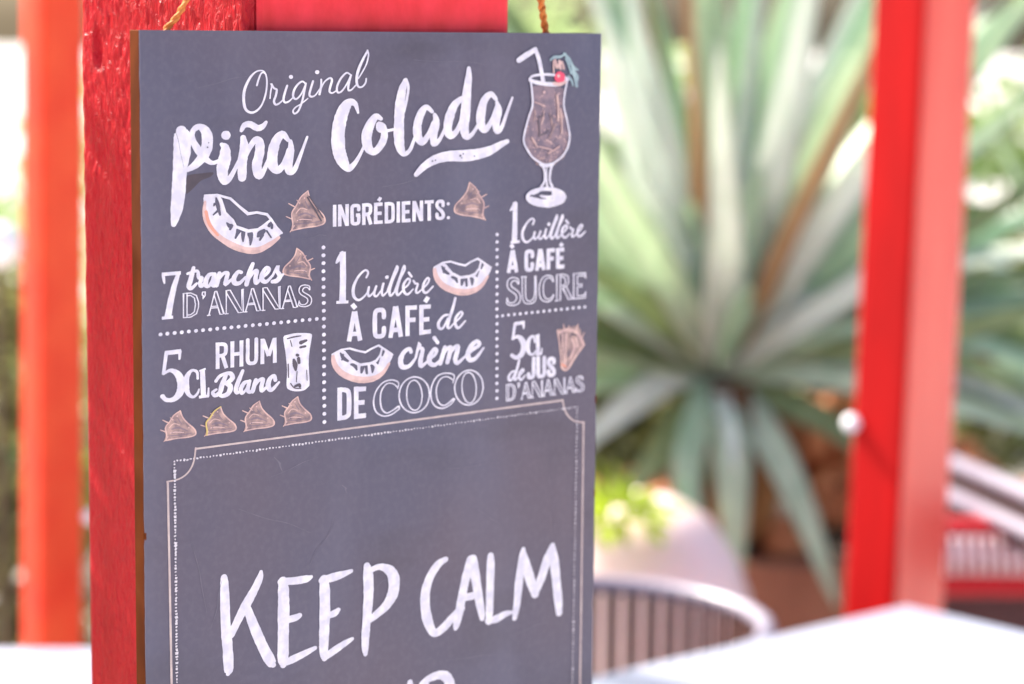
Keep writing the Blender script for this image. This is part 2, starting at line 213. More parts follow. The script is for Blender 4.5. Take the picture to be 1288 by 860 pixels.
PRINT = [
["lettering","word \"Original\" in thin white script",[["S","w",[55.8,27.9,0.9,56.6,24.9,0.9,57.8,22.0,0.82,59.0,21.3,0.73,60.3,22.6,0.74,60.8,26.4,0.82,60.2,32.1,0.9,58.4,37.5,0.9,55.8,40.8,1.06,52.8,41.8,1.22,50.1,39.9,1.38,49.2,35.0,1.46,49.8,29.6,1.38,52.2,24.3,1.22,54.8,21.3,0.81,57.3,20.3,0.73,59.2,20.7,0.73,60.3,22.4,0.74]],["S","w",[62.3,34.7,0.61,62.7,31.0,0.74,63.2,28.4,0.82,63.0,27.2,0.98,64.3,29.4,0.98,65.7,30.3,1.07,65.2,33.3,1.15,64.3,36.1,1.15,65.1,37.9,1.07,66.8,37.4,0.91,69.0,35.4,0.66]],["S","w",[71.0,28.2,1.07,69.8,31.9,1.15,69.1,35.2,1.15,69.9,36.9,1.03,71.9,36.3,0.83,74.0,34.3,0.66]],["D","w",[72.9,23.7,1.07]],["S","w",[80.4,27.4,0.83,78.7,26.1,0.91,76.3,27.7,1.07,74.4,30.8,1.16,74.0,34.0,1.16,75.6,35.2,0.99,78.0,32.8,0.83,80.3,28.0,0.83]],["S","w",[80.5,27.1,0.91,79.6,31.8,1.08,78.4,37.0,1.08,76.6,41.4,0.99,74.7,42.8,0.91,73.9,41.4,0.83,75.2,39.5,0.75,78.0,37.8,0.66,81.5,35.0,0.62]],["S","w",[84.2,26.0,1.08,83.0,29.9,1.16,82.3,33.1,1.16,83.4,34.1,1.0,85.4,33.3,0.75,87.6,30.1,0.62]],["D","w",[86.3,21.3,1.12]],["S","w",[88.4,25.2,1.0,88.3,28.7,1.17,87.5,32.9,1.17]],["S","w",[88.0,30.7,0.67,89.9,26.7,0.75,92.7,24.5,1.0,94.0,25.5,1.17,93.1,29.0,1.17,92.7,31.6,1.05,94.4,32.3,0.84,96.6,30.8,0.67]],["S","w",[103.6,22.7,0.84,101.6,21.8,0.92,98.8,24.5,1.09,96.7,28.8,1.17,96.9,31.9,1.09,98.9,31.6,0.92,101.6,28.0,0.84,104.0,23.0,0.84]],["S","w",[104.1,23.0,0.93,102.8,27.7,1.18,102.6,30.8,1.09,104.2,30.8,0.84,106.6,28.3,0.67]],["S","w",[112.8,10.2,1.01,109.6,16.2,1.43,107.5,21.8,1.52,107.0,26.5,1.35,108.0,29.2,1.1,110.0,29.2,0.93,111.7,27.2,0.93,112.1,25.0,0.85]],["S","w",[112.7,9.9,0.84,113.3,12.4,0.84,112.2,17.1,0.76,109.9,21.6,0.76,107.9,24.8,0.67]]]],
["lettering","words \"Piña Colada\" in large white brush script",[["S","w",[19.0,50.2,5.19,19.3,52.3,7.59,19.3,60.0,8.2,18.3,68.4,6.81,17.7,76.7,6.81,17.2,83.7,6.42,16.2,91.3,5.22,15.0,97.2,2.61]],["S","w",[23.9,53.9,2.0,24.7,50.1,2.6,27.6,48.4,3.21,30.6,50.9,4.83,31.4,55.9,5.44,30.2,61.8,5.24,26.1,67.1,4.02,21.8,70.0,2.21]],["S","w",[24.0,52.1,2.4,24.6,55.6,3.01,27.2,60.6,3.82,30.2,64.5,3.23,33.5,66.9,2.22,37.0,66.0,1.82]],["D","w",[40.4,53.1,2.39]],["S","w",[38.3,57.7,2.03,39.9,59.7,4.46,39.7,65.3,6.09,38.5,70.9,5.69,39.4,76.2,4.07,41.7,75.5,2.85,44.2,71.5,2.12,46.7,66.3,1.84]],["S","w",[48.8,54.6,2.85,49.3,59.6,4.49,48.4,66.7,4.7,48.2,75.1,4.3]],["S","w",[48.4,68.1,2.04,51.5,60.8,2.45,54.7,56.0,3.28,56.9,57.2,4.31,56.9,62.7,4.72,55.5,69.1,4.93,56.5,74.3,4.12,58.6,72.5,2.68,60.9,67.6,2.06,63.1,62.2,2.06]],["S","w",[47.9,50.9,1.83,49.5,48.2,2.85,52.3,47.8,3.27,55.9,49.8,3.28,58.5,49.0,2.87,60.2,46.9,1.64]],["S","w",[71.3,56.4,2.07,68.3,53.4,3.72,65.0,57.3,4.95,63.3,64.4,5.36,63.7,69.8,5.16,66.3,71.9,3.73,69.4,68.2,2.9,71.8,61.5,2.49]],["S","w",[72.5,57.1,2.07,72.7,61.8,3.53,71.3,69.0,4.57,72.2,72.8,3.95,74.7,71.7,2.71,77.9,63.8,1.75,81.1,55.1,1.25]],["S","w",[107.8,43.0,1.27,106.2,38.3,2.75,102.8,37.7,4.64,99.5,42.9,6.53,97.4,51.8,6.95,97.4,61.2,6.96,99.2,67.6,6.34,102.5,72.4,4.03,106.0,70.0,2.55,109.2,64.8,1.79,111.3,60.1,1.49]],["S","w",[120.1,46.5,2.14,117.3,45.4,3.62,114.1,49.9,4.9,112.3,56.2,5.53,113.5,62.2,4.69,116.7,64.1,3.63,120.3,60.4,4.07,122.0,55.7,3.86,121.3,51.0,3.42,118.9,49.1,2.13,118.5,51.4,2.14,119.9,53.1,1.92,123.9,53.0,1.71,128.0,52.2,1.29]],["S","w",[133.4,26.2,2.57,131.7,31.2,4.29,130.5,39.1,5.37,130.0,48.7,5.59,130.0,57.5,5.6,130.9,63.0,4.75,132.9,65.9,2.81,136.0,63.9,2.16,138.6,57.8,1.82,140.4,53.8,1.52]],["S","w",[133.6,25.8,2.15,135.0,29.6,1.46,134.4,35.2,1.38,133.0,41.6,1.46,131.4,46.3,1.46]],["S","w",[148.4,43.3,1.96,145.0,40.8,3.03,142.1,44.2,4.33,140.1,50.6,4.76,140.5,56.6,4.77,143.0,59.8,3.69,146.5,55.6,2.83,149.1,49.2,2.18]],["S","w",[149.8,45.0,2.18,150.7,49.2,3.92,149.3,56.5,4.14,149.6,60.7,3.49,152.6,58.8,2.19,155.7,52.6,1.84]],["S","w",[164.7,36.7,3.07,160.9,40.1,4.38,158.1,46.9,5.25,157.2,53.4,4.82,159.0,56.6,4.17,162.3,54.4,3.08,165.0,48.7,2.42]],["S","w",[169.1,19.8,2.19,169.0,25.1,3.95,168.0,33.3,5.05,167.4,43.1,5.72,166.6,51.2,5.51,167.8,57.2,4.19,171.2,56.3,2.43,175.3,50.2,1.86]],["S","w",[185.1,37.1,2.22,182.0,34.3,3.32,178.3,37.5,4.43,176.3,44.9,5.31,176.4,50.7,4.87,178.7,54.0,3.77,182.6,49.2,2.89,185.6,41.0,2.22]],["S","w",[185.6,39.1,2.22,186.5,43.5,4.23,185.2,50.9,4.46,186.2,54.8,3.79,188.7,52.5,2.32,191.7,44.4,1.79,194.7,36.4,1.34]],["S","w",[139.5,77.4,2.61,144.3,72.8,4.14,151.0,69.3,5.25,158.5,68.0,5.94,167.0,68.1,6.41,174.8,67.4,6.0,181.7,65.7,5.13,187.8,62.7,3.8,191.9,60.9,2.69]],["D","b",[164.5,68.0,0.71]],["D","b",[166.2,67.0,0.44]],["D","b",[148.6,70.4,0.52]],["D","b",[150.3,70.0,0.44]],["D","b",[172.6,68.5,0.44]],["D","b",[165.3,69.2,0.44]],["D","b",[31.2,58.9,0.4]],["D","b",[31.7,56.6,0.32]]]],
["cocktail_print","printed cocktail glass with straw, cherry and leaves",[["P","m",[206.8,30.2,225.9,31.7,226.0,41.9,227.8,49.0,229.8,57.3,229.9,63.1,228.4,68.2,225.0,72.5,219.6,76.1,212.8,76.2,208.0,71.9,204.2,66.7,202.1,60.3,202.4,55.3,204.7,47.8,207.0,41.6]],["D","k",[207.9,42.2,0.2]],["D","n",[209.8,74.4,0.26]],["D","n",[207.9,39.5,0.41]],["D","k",[209.1,59.4,0.2]],["D","k",[222.0,59.2,0.4]],["D","k",[212.0,68.2,0.23]],["D","v",[216.9,69.3,0.41]],["D","p",[210.6,62.2,0.21]],["D","n",[213.8,57.8,0.24]],["D","v",[206.1,66.0,0.43]],["D","k",[214.8,55.1,0.43]],["D","k",[223.2,35.2,0.28]],["D","k",[220.9,47.5,0.31]],["D","v",[207.1,36.4,0.36]],["D","k",[207.0,68.8,0.24]],["D","k",[219.0,73.2,0.16]],["D","v",[224.4,69.4,0.18]],["D","k",[214.3,40.4,0.26]],["D","n",[204.9,46.1,0.2]],["D","k",[227.3,67.0,0.28]],["D","k",[209.2,50.2,0.17]],["D","v",[228.2,58.0,0.31]],["D","n",[225.0,43.1,0.3]],["D","p",[217.9,75.0,0.22]],["D","p",[205.5,49.5,0.23]],["D","k",[215.7,67.8,0.23]],["D","k",[222.8,54.9,0.23]],["D","p",[223.5,34.5,0.43]],["D","k",[217.9,73.5,0.36]],["D","k",[204.8,53.1,0.39]],["D","n",[224.3,60.0,0.34]],["D","n",[212.0,66.4,0.29]],["D","v",[222.1,74.0,0.17]],["D","k",[224.3,37.8,0.18]],["D","p",[214.7,61.6,0.27]],["D","n",[222.5,32.9,0.38]],["D","k",[209.5,48.4,0.42]],["D","p",[211.0,60.8,0.37]],["D","k",[214.4,71.3,0.35]],["D","k",[225.3,53.4,0.2]],["D","k",[222.6,35.7,0.24]],["D","n",[206.2,67.3,0.26]],["D","p",[214.3,74.0,0.39]],["D","n",[216.0,70.1,0.39]],["D","v",[227.4,59.8,0.19]],["D","p",[222.5,39.5,0.2]],["D","k",[210.2,68.8,0.16]],["D","k",[221.3,53.2,0.18]],["D","n",[211.0,49.7,0.21]],["D","k",[224.5,45.8,0.41]],["D","p",[215.9,72.3,0.33]],["D","k",[220.6,38.3,0.34]],["D","k",[221.0,40.8,0.4]],["D","k",[225.1,49.7,0.34]],["D","n",[222.7,39.8,0.3]],["D","k",[222.7,68.0,0.42]],["D","k",[224.7,40.2,0.43]],["D","n",[228.6,65.2,0.34]],["D","n",[209.3,69.9,0.34]],["D","n",[213.6,71.9,0.4]],["D","v",[216.4,55.2,0.38]],["D","k",[222.5,49.5,0.27]],["D","n",[223.0,43.1,0.31]],["D","k",[225.4,48.0,0.2]],["D","n",[225.7,52.1,0.26]],["D","p",[206.6,45.4,0.22]],["D","k",[222.2,70.7,0.23]],["D","k",[202.9,54.9,0.36]],["D","n",[211.8,33.5,0.17]],["D","n",[222.9,44.7,0.36]],["D","k",[212.8,35.7,0.4]],["D","k",[204.2,52.6,0.39]],["D","k",[216.6,54.3,0.27]],["D","k",[213.8,48.7,0.4]],["D","v",[221.0,45.3,0.19]],["D","n",[209.5,67.2,0.29]],["D","n",[225.9,55.3,0.36]],["D","n",[226.0,72.0,0.39]],["D","k",[207.3,54.7,0.4]],["D","p",[222.3,43.3,0.24]],["D","n",[224.9,70.7,0.34]],["D","v",[221.7,73.3,0.17]],["D","k",[218.2,55.6,0.21]],["D","v",[217.7,46.6,0.24]],["D","n",[220.3,74.3,0.16]],["D","k",[226.8,70.7,0.35]],["D","k",[224.0,47.8,0.38]],["D","p",[218.8,69.0,0.21]],["D","n",[219.3,74.1,0.24]],["D","k",[209.3,45.8,0.28]],["D","p",[224.4,46.6,0.41]],["D","k",[218.1,46.0,0.3]],["D","n",[218.7,59.7,0.42]],["D","n",[207.7,39.2,0.41]],["D","v",[221.0,36.4,0.4]],["D","k",[226.8,60.8,0.39]],["D","n",[221.5,70.9,0.38]],["D","k",[226.1,46.5,0.26]],["D","k",[218.3,73.0,0.18]],["D","k",[220.3,62.5,0.19]],["D","k",[213.2,66.3,0.29]],["D","k",[220.8,47.8,0.37]],["D","p",[223.5,47.9,0.35]],["D","n",[206.5,41.1,0.38]],["D","p",[219.9,73.1,0.2]],["D","p",[211.7,58.5,0.35]],["D","k",[220.7,33.6,0.27]],["D","k",[217.6,46.4,0.18]],["D","v",[216.2,73.9,0.33]],["D","v",[219.4,68.2,0.25]],["D","k",[223.4,48.0,0.29]],["D","v",[217.8,35.4,0.2]],["D","n",[218.3,62.7,0.38]],["D","k",[218.6,72.5,0.39]],["D","n",[209.3,55.3,0.29]],["D","p",[222.3,55.0,0.2]],["D","n",[212.5,71.4,0.34]],["D","k",[224.6,50.6,0.39]],["D","k",[208.8,67.0,0.41]],["D","n",[213.6,54.3,0.33]],["D","k",[207.0,34.8,0.42]],["D","k",[216.0,73.5,0.34]],["D","v",[224.0,35.4,0.37]],["D","k",[223.1,60.0,0.42]],["D","k",[216.5,54.7,0.33]],["D","v",[222.6,74.5,0.17]],["D","k",[221.8,61.7,0.28]],["D","k",[220.5,68.8,0.33]],["D","n",[219.1,48.1,0.39]],["D","k",[219.0,70.7,0.28]],["D","k",[209.9,48.9,0.36]],["D","p",[211.4,53.8,0.21]],["D","v",[224.7,32.6,0.36]],["D","p",[207.3,69.5,0.18]],["D","p",[220.6,50.8,0.18]],["D","k",[222.3,54.8,0.19]],["D","k",[220.7,51.9,0.4]],["D","p",[221.1,70.8,0.25]],["D","n",[220.3,74.4,0.28]],["D","v",[214.0,39.2,0.3]],["D","k",[218.8,69.9,0.23]],["D","p",[208.4,65.1,0.41]],["D","k",[223.1,50.3,0.4]],["D","n",[214.1,68.1,0.4]],["D","n",[208.6,44.1,0.23]],["D","v",[221.5,73.0,0.29]],["D","k",[226.7,66.5,0.36]],["D","k",[224.2,59.1,0.43]],["D","k",[220.3,64.1,0.33]],["D","n",[216.6,70.0,0.29]],["D","n",[211.2,69.3,0.38]],["D","k",[211.5,46.7,0.28]],["D","n",[207.0,43.8,0.28]],["D","v",[208.7,63.5,0.3]],["D","n",[207.0,58.2,0.21]],["D","k",[224.1,40.5,0.25]],["D","k",[212.0,71.3,0.19]],["D","n",[205.6,70.4,0.18]],["D","n",[215.2,42.8,0.18]],["D","n",[221.6,64.9,0.2]],["D","n",[219.8,48.4,0.17]],["D","k",[223.5,51.9,0.39]],["D","v",[214.9,72.7,0.23]],["D","k",[210.8,69.8,0.38]],["D","k",[220.6,39.2,0.19]],["D","p",[204.3,55.0,0.18]],["D","k",[219.7,61.2,0.23]],["D","k",[207.2,64.8,0.32]],["D","n",[209.5,54.6,0.26]],["D","k",[220.0,47.0,0.43]],["D","k",[216.2,52.1,0.21]],["D","k",[226.2,48.0,0.37]],["D","n",[215.4,66.7,0.19]],["D","k",[211.6,36.4,0.26]],["D","k",[215.2,61.1,0.22]],["D","k",[208.3,49.1,0.34]],["D","n",[211.9,48.7,0.33]],["D","n",[203.6,60.6,0.21]],["D","n",[216.5,68.1,0.37]],["D","p",[222.1,49.6,0.28]],["D","k",[212.6,56.8,0.29]],["D","k",[221.7,65.2,0.28]],["D","v",[206.2,60.2,0.35]],["D","p",[228.8,64.5,0.27]],["D","p",[221.7,39.5,0.19]],["D","n",[220.3,73.9,0.28]],["D","n",[204.1,65.0,0.31]],["D","k",[214.4,70.9,0.4]],["D","p",[213.3,43.1,0.32]],["D","p",[217.2,68.9,0.19]],["D","p",[210.6,68.9,0.19]],["D","k",[227.4,57.2,0.29]],["D","p",[212.6,44.4,0.33]],["D","k",[218.4,61.7,0.3]],["D","k",[213.1,71.0,0.37]],["D","n",[220.8,34.9,0.31]],["D","p",[228.7,58.2,0.28]],["D","k",[213.9,44.5,0.35]],["D","n",[224.9,69.4,0.37]],["D","p",[223.9,43.3,0.19]],["D","k",[205.9,63.9,0.18]],["D","k",[223.2,49.9,0.31]],["D","k",[222.0,52.2,0.39]],["D","n",[209.5,71.9,0.28]],["D","n",[216.5,49.7,0.41]],["D","k",[221.1,42.6,0.34]],["D","k",[227.3,62.2,0.4]],["D","k",[226.4,47.2,0.19]],["D","n",[207.7,63.2,0.18]],["D","v",[210.6,61.5,0.41]],["D","k",[210.0,74.4,0.4]],["D","p",[222.4,34.4,0.23]],["D","v",[223.0,38.7,0.43]],["D","v",[218.4,43.1,0.3]],["D","k",[218.1,74.8,0.39]],["D","n",[223.2,63.9,0.28]],["D","v",[224.8,56.2,0.32]],["D","n",[218.5,41.4,0.32]],["D","p",[215.4,58.1,0.2]],["D","n",[221.1,70.0,0.23]],["D","n",[221.5,61.1,0.36]],["D","n",[221.0,39.3,0.23]],["D","n",[207.9,62.1,0.39]],["D","p",[224.3,67.2,0.18]],["D","k",[220.7,74.6,0.41]],["D","k",[215.3,65.9,0.24]],["D","v",[212.7,74.0,0.22]],["D","p",[215.7,74.3,0.22]],["D","n",[219.0,47.2,0.32]],["D","k",[224.4,38.9,0.21]],["S","k",[208.3,39.1,0.72,211.7,40.4,0.72,214.4,41.7,0.72]],["S","k",[213.8,44.2,0.5,213.5,48.0,0.5,212.5,51.8,0.5]],["S","n",[217.2,45.6,0.64,218.6,49.7,0.64,219.3,53.9,0.64]],["S","v",[210.4,47.9,0.54,212.8,47.0,0.54,214.5,46.1,0.54]],["S","v",[210.4,49.2,0.72,211.2,54.0,0.73,211.2,58.7,0.73]],["S","k",[221.8,35.5,1.18,222.7,42.5,1.18,222.7,49.5,1.19]],["S","k",[224.0,43.2,0.91,224.9,50.2,0.91,225.0,57.2,0.91]],["S","n",[220.7,52.0,0.73,219.4,55.8,0.73,217.3,59.5,0.73]],["S","k",[206.5,59.2,0.72,208.6,62.1,0.73,209.9,65.0,0.73]],["S","k",[210.6,64.4,0.82,215.1,65.5,0.82,218.8,66.6,0.82]],["S","k",[216.8,68.4,0.82,220.6,66.6,0.82,223.6,64.8,0.82]],["S","v",[211.9,58.1,0.54,215.0,56.9,0.55,217.3,55.7,0.55]],["S","n",[208.3,44.1,0.54,208.4,46.9,0.54,207.7,49.8,0.54]],["S","p",[215.3,60.7,0.45,217.8,62.1,0.46,219.4,63.4,0.46]],["S","w",[205.6,26.8,1.08,206.5,34.0,1.08,206.8,40.9,1.08,204.5,47.8,1.08,202.0,57.2,1.08,201.8,61.6,1.08,203.5,65.4,1.08,207.3,70.6,1.09,212.9,74.3,1.09]],["S","w",[228.0,27.0,1.0,226.5,34.3,1.0,226.0,41.3,1.0,227.8,48.7,1.01,229.8,58.0,1.01,229.4,63.1,1.01,228.1,66.9,1.01,224.7,71.2,1.01,219.4,74.5,1.01]],["S","w",[204.9,25.8,1.35,207.4,24.1,1.35,214.9,23.5,1.45,221.7,24.2,1.36,228.0,25.7,1.37]],["S","w",[205.1,26.6,1.8,209.5,28.1,2.25,216.3,29.0,2.26,223.1,29.0,2.27,228.6,26.2,1.64]],["L","w",[198.3,15.4,3.12,203.0,12.3,3.13,207.9,9.5,2.91]],["S","w",[208.1,9.1,2.24,210.4,15.2,2.47,212.0,22.1,2.48,213.2,28.1,2.48]],["S","k",[220.2,15.2,1.36,221.6,19.0,2.27,224.3,16.5,1.36,225.7,20.3,1.36]],["S","k",[219.2,15.9,0.9,219.6,22.8,0.91]],["S","p",[222.9,15.9,1.36,223.7,20.3,1.36]],["S","t",[217.5,15.2,1.35,219.8,13.7,1.81,223.6,13.4,1.36,226.7,11.6,0.91]],["S","t",[225.6,11.5,0.91,228.4,14.3,1.82,230.2,17.2,1.82,231.2,19.1,1.37]],["S","t",[229.8,16.5,0.91,231.9,19.7,1.82,234.6,21.0,0.91]],["S","t",[231.2,19.1,1.82,232.3,23.5,2.28,233.1,26.7,1.83,233.8,30.3,1.83]],["S","t",[227.0,14.6,1.36,228.8,18.4,1.37,230.3,22.9,1.37]],["S","t",[228.6,24.8,1.37,230.7,27.3,1.37,231.4,29.9,1.14]],["S","t",[232.7,22.3,0.91,234.4,24.8,1.14,234.1,28.0,0.91]],["D","r",[223.2,25.2,3.36]],["D","p",[222.5,24.4,1.0]],["S","p",[219.7,28.6,1.81,223.1,29.2,2.04,226.9,27.9,1.59]],["D","p",[213.8,33.5,0.81]],["S","w",[212.6,74.4,1.37,214.5,78.3,1.37,214.7,84.0,1.46,212.4,87.9,1.37]],["S","w",[219.4,74.7,1.37,218.1,78.7,1.37,217.8,84.1,1.46,219.4,87.7,1.38]],["S","w",[212.1,74.7,1.82,215.8,75.5,2.28,219.7,74.7,1.83]],["S","w",[215.8,77.1,0.68,215.9,84.7,0.91,216.3,87.3,1.37]],["S","w",[227.1,94.2,2.31,225.6,96.5,2.3,221.4,98.0,2.3,215.8,98.4,2.29,210.1,97.4,2.28,206.0,95.5,2.28,204.4,93.1,2.27,205.9,90.8,2.27,210.0,89.3,2.28,215.6,88.9,2.29,221.3,89.8,2.3,225.6,91.8,2.3,227.1,94.2,2.31]],["S","w",[206.2,94.4,3.19,211.0,96.2,4.11,217.1,97.2,5.04,222.6,96.2,4.6,225.7,94.1,3.23]],["S","w",[220.5,91.3,2.75,223.9,93.4,3.68,221.2,94.2,3.22]],["S","w",[212.3,92.8,1.37,217.1,93.7,1.83,219.8,93.2,1.84]],["S","w",[207.5,91.3,1.37,210.9,90.2,1.37]]]],
["coconut_print","large printed coconut slice",[["P","w",[29.8,83.3,29.6,88.3,30.1,93.4,32.1,98.9,36.1,104.3,42.0,109.0,49.2,112.3,55.8,112.8,62.6,109.8,67.1,106.0,67.7,104.6,65.4,101.6,62.3,97.9,60.9,99.0,58.1,101.1,55.9,102.7,50.9,103.0,44.8,100.3,43.2,96.8,39.4,93.1,37.4,85.9,35.9,83.6]],["S","p",[30.1,86.6,1.22,29.8,91.1,2.03,30.7,95.7,2.84,33.4,101.3,2.85,37.7,105.8,2.86,43.7,110.0,3.29,50.3,112.7,3.3,56.4,113.0,3.32,62.6,110.1,2.5,66.5,107.2,1.67]],["S","q",[30.5,91.7,1.62,32.1,98.1,1.63,36.1,104.0,1.22]],["S","k",[43.7,110.8,1.64,50.3,113.5,1.65,56.4,113.6,1.66]],["S","b",[35.4,84.9,0.81,36.1,88.4,2.03,37.3,93.6,1.02]],["S","b",[34.7,88.0,1.42,34.3,88.8,0.81]],["S","b",[36.2,91.5,1.22,34.0,93.4,0.81]],["S","b",[40.6,98.0,0.82,41.8,99.5,2.05,42.9,99.6,1.64,42.2,101.3,1.23]],["S","b",[46.5,102.1,2.88,45.6,104.1,1.64,44.8,106.0,1.03]],["S","b",[48.7,102.5,2.06,48.5,105.4,1.85,48.5,108.0,0.82]],["S","b",[52.0,104.2,2.89,52.4,106.8,2.07,52.1,110.0,0.83]],["S","b",[58.9,103.2,2.07,57.0,104.8,3.31,55.9,105.9,1.24]],["S","b",[58.1,105.5,1.66,56.9,107.8,1.04]],["S","b",[62.3,99.5,2.08,61.5,100.7,1.66]],["S","b",[63.0,100.3,1.25,62.9,102.0,1.25]],["S","b",[60.3,103.3,0.83,62.5,106.9,0.83]],["P","b",[38.6,85.9,42.2,87.0,46.5,91.2,50.6,94.9,55.3,94.6,59.5,95.7,60.9,97.8,58.1,100.0,55.6,101.5,50.9,101.8,45.7,99.2,44.3,96.0,40.2,92.4]],["L","w",[29.8,83.3,1.01,35.9,83.4,1.3,42.2,85.5,1.31,46.5,89.8,1.31,50.9,93.9,1.65,55.3,93.4,1.32,60.4,94.7,1.41,62.6,97.6,1.25,65.4,101.9,1.04,67.8,104.9,1.25]],["L","w",[35.9,83.6,1.22,37.4,85.9,1.63,39.4,92.8,1.71,43.2,96.8,1.64,44.8,100.1,1.44,50.9,102.8,1.73,55.9,102.4,1.65,58.1,100.8,1.24,62.3,97.7,1.33]]]],
["pineapple_print","first of four printed pineapple chunks in a row under the rum",[["P","n",[17.4,192.8,18.6,195.9,20.6,199.4,24.2,203.5,24.4,206.3,21.3,206.8,10.5,206.9,10.5,204.4,10.1,200.4,12.2,197.5,14.2,194.6,15.8,193.8]],["S","k",[17.4,192.6,0.57,18.6,196.3,0.62,21.0,199.6,0.66,24.2,203.1,0.66,24.6,205.9,0.74,21.3,206.8,0.66,15.7,206.7,0.62,10.3,207.1,0.66]],["S","k",[10.5,206.9,0.57,10.8,204.4,0.74,10.3,200.4,0.65,12.4,197.5,0.65,14.3,194.6,0.61,17.4,192.6,0.49]],["L","k",[7.9,201.3,0.45,10.5,202.7,0.65]],["L","k",[9.0,196.4,0.49,11.9,198.3,0.74]],["L","k",[9.5,207.4,0.49,11.3,205.3,0.66]],["L","k",[12.6,195.6,0.41,13.8,196.9,0.61]],["S","m",[12.1,204.8,0.45,17.3,205.2,0.49,22.5,205.1,0.45]],["S","m",[13.3,201.6,0.82,16.1,201.2,0.99,19.3,202.6,0.66,20.9,203.6,0.37]],["S","m",[16.2,196.4,0.41,17.0,198.1,0.66,18.1,199.7,0.37]],["S","k",[12.1,200.7,0.49,14.1,198.9,0.53,16.9,199.9,0.49]],["S","p",[12.5,203.5,0.41,14.9,203.3,0.45,18.9,204.1,0.41]],["D","m",[14.6,197.8,0.45]],["D","m",[13.3,203.6,0.37]],["D","p",[15.8,195.2,0.37]],["D","k",[21.3,201.9,0.37]]]],
["pineapple_print","second of four printed pineapple chunks in a row under the rum, yellower at its rim",[["P","n",[37.0,193.2,38.2,196.3,40.3,199.6,44.0,203.6,44.2,206.3,41.0,206.8,30.0,206.9,30.0,204.4,29.6,200.5,31.7,197.7,33.7,194.9,35.4,194.2]],["S","k",[37.0,193.0,0.58,38.2,196.6,0.62,40.7,199.8,0.67,44.0,203.2,0.67,44.4,206.0,0.75,41.0,206.8,0.67,35.3,206.7,0.62,29.8,207.0,0.66]],["S","k",[30.0,206.9,0.58,30.2,204.5,0.75,29.8,200.5,0.66,31.9,197.8,0.66,33.9,194.9,0.62,37.0,193.0,0.5]],["L","k",[27.3,201.4,0.46,30.0,202.7,0.66]],["L","k",[28.4,196.7,0.5,31.4,198.5,0.75]],["L","k",[29.0,207.4,0.5,30.8,205.3,0.66]],["L","k",[32.1,195.9,0.41,33.3,197.2,0.62]],["S","m",[31.6,204.8,0.46,36.9,205.2,0.5,42.3,205.1,0.46]],["S","m",[32.9,201.7,0.83,35.7,201.3,1.0,39.0,202.7,0.67,40.7,203.7,0.38]],["S","m",[35.8,196.7,0.42,36.6,198.4,0.67,37.8,199.9,0.38]],["S","k",[31.6,200.8,0.5,33.7,199.1,0.54,36.6,200.1,0.5]],["S","p",[32.0,203.5,0.42,34.5,203.3,0.46,38.6,204.2,0.42]],["D","m",[34.1,198.0,0.46]],["D","m",[32.9,203.6,0.37]],["D","p",[35.4,195.5,0.37]],["D","k",[41.1,202.0,0.38]],["S","y",[30.0,206.9,0.58,30.2,204.5,0.75,29.8,200.5,0.66,31.9,197.8,0.66,33.9,194.9,0.62,37.0,193.0,0.5]]]],
["pineapple_print","third of four printed pineapple chunks in a row under the rum",[["P","n",[56.4,192.7,57.6,195.9,59.6,199.4,63.3,203.6,63.5,206.5,60.4,207.0,49.5,207.2,49.5,204.6,49.1,200.5,51.1,197.5,53.2,194.5,54.8,193.8]],["S","k",[56.4,192.5,0.59,57.6,196.3,0.63,60.0,199.6,0.68,63.3,203.2,0.68,63.7,206.1,0.76,60.4,207.0,0.68,54.7,206.9,0.63,49.3,207.3,0.67]],["S","k",[49.5,207.2,0.59,49.7,204.6,0.76,49.3,200.5,0.67,51.4,197.5,0.67,53.3,194.5,0.63,56.4,192.5,0.51]],["L","k",[46.9,201.4,0.46,49.5,202.8,0.67]],["L","k",[47.9,196.5,0.5,50.9,198.3,0.76]],["L","k",[48.5,207.7,0.5,50.3,205.5,0.67]],["L","k",[51.5,195.5,0.42,52.7,196.9,0.63]],["S","m",[51.1,205.0,0.46,56.3,205.3,0.51,61.6,205.2,0.47]],["S","m",[52.3,201.7,0.84,55.1,201.3,1.01,58.4,202.7,0.68,60.0,203.7,0.38]],["S","m",[55.2,196.4,0.42,56.0,198.1,0.67,57.2,199.8,0.38]],["S","k",[51.1,200.8,0.5,53.1,199.0,0.55,56.0,199.9,0.51]],["S","p",[51.5,203.6,0.42,53.9,203.4,0.46,58.0,204.3,0.42]],["D","m",[53.5,197.8,0.46]],["D","m",[52.3,203.7,0.38]],["D","p",[54.8,195.1,0.38]],["D","k",[60.4,202.0,0.38]]]],
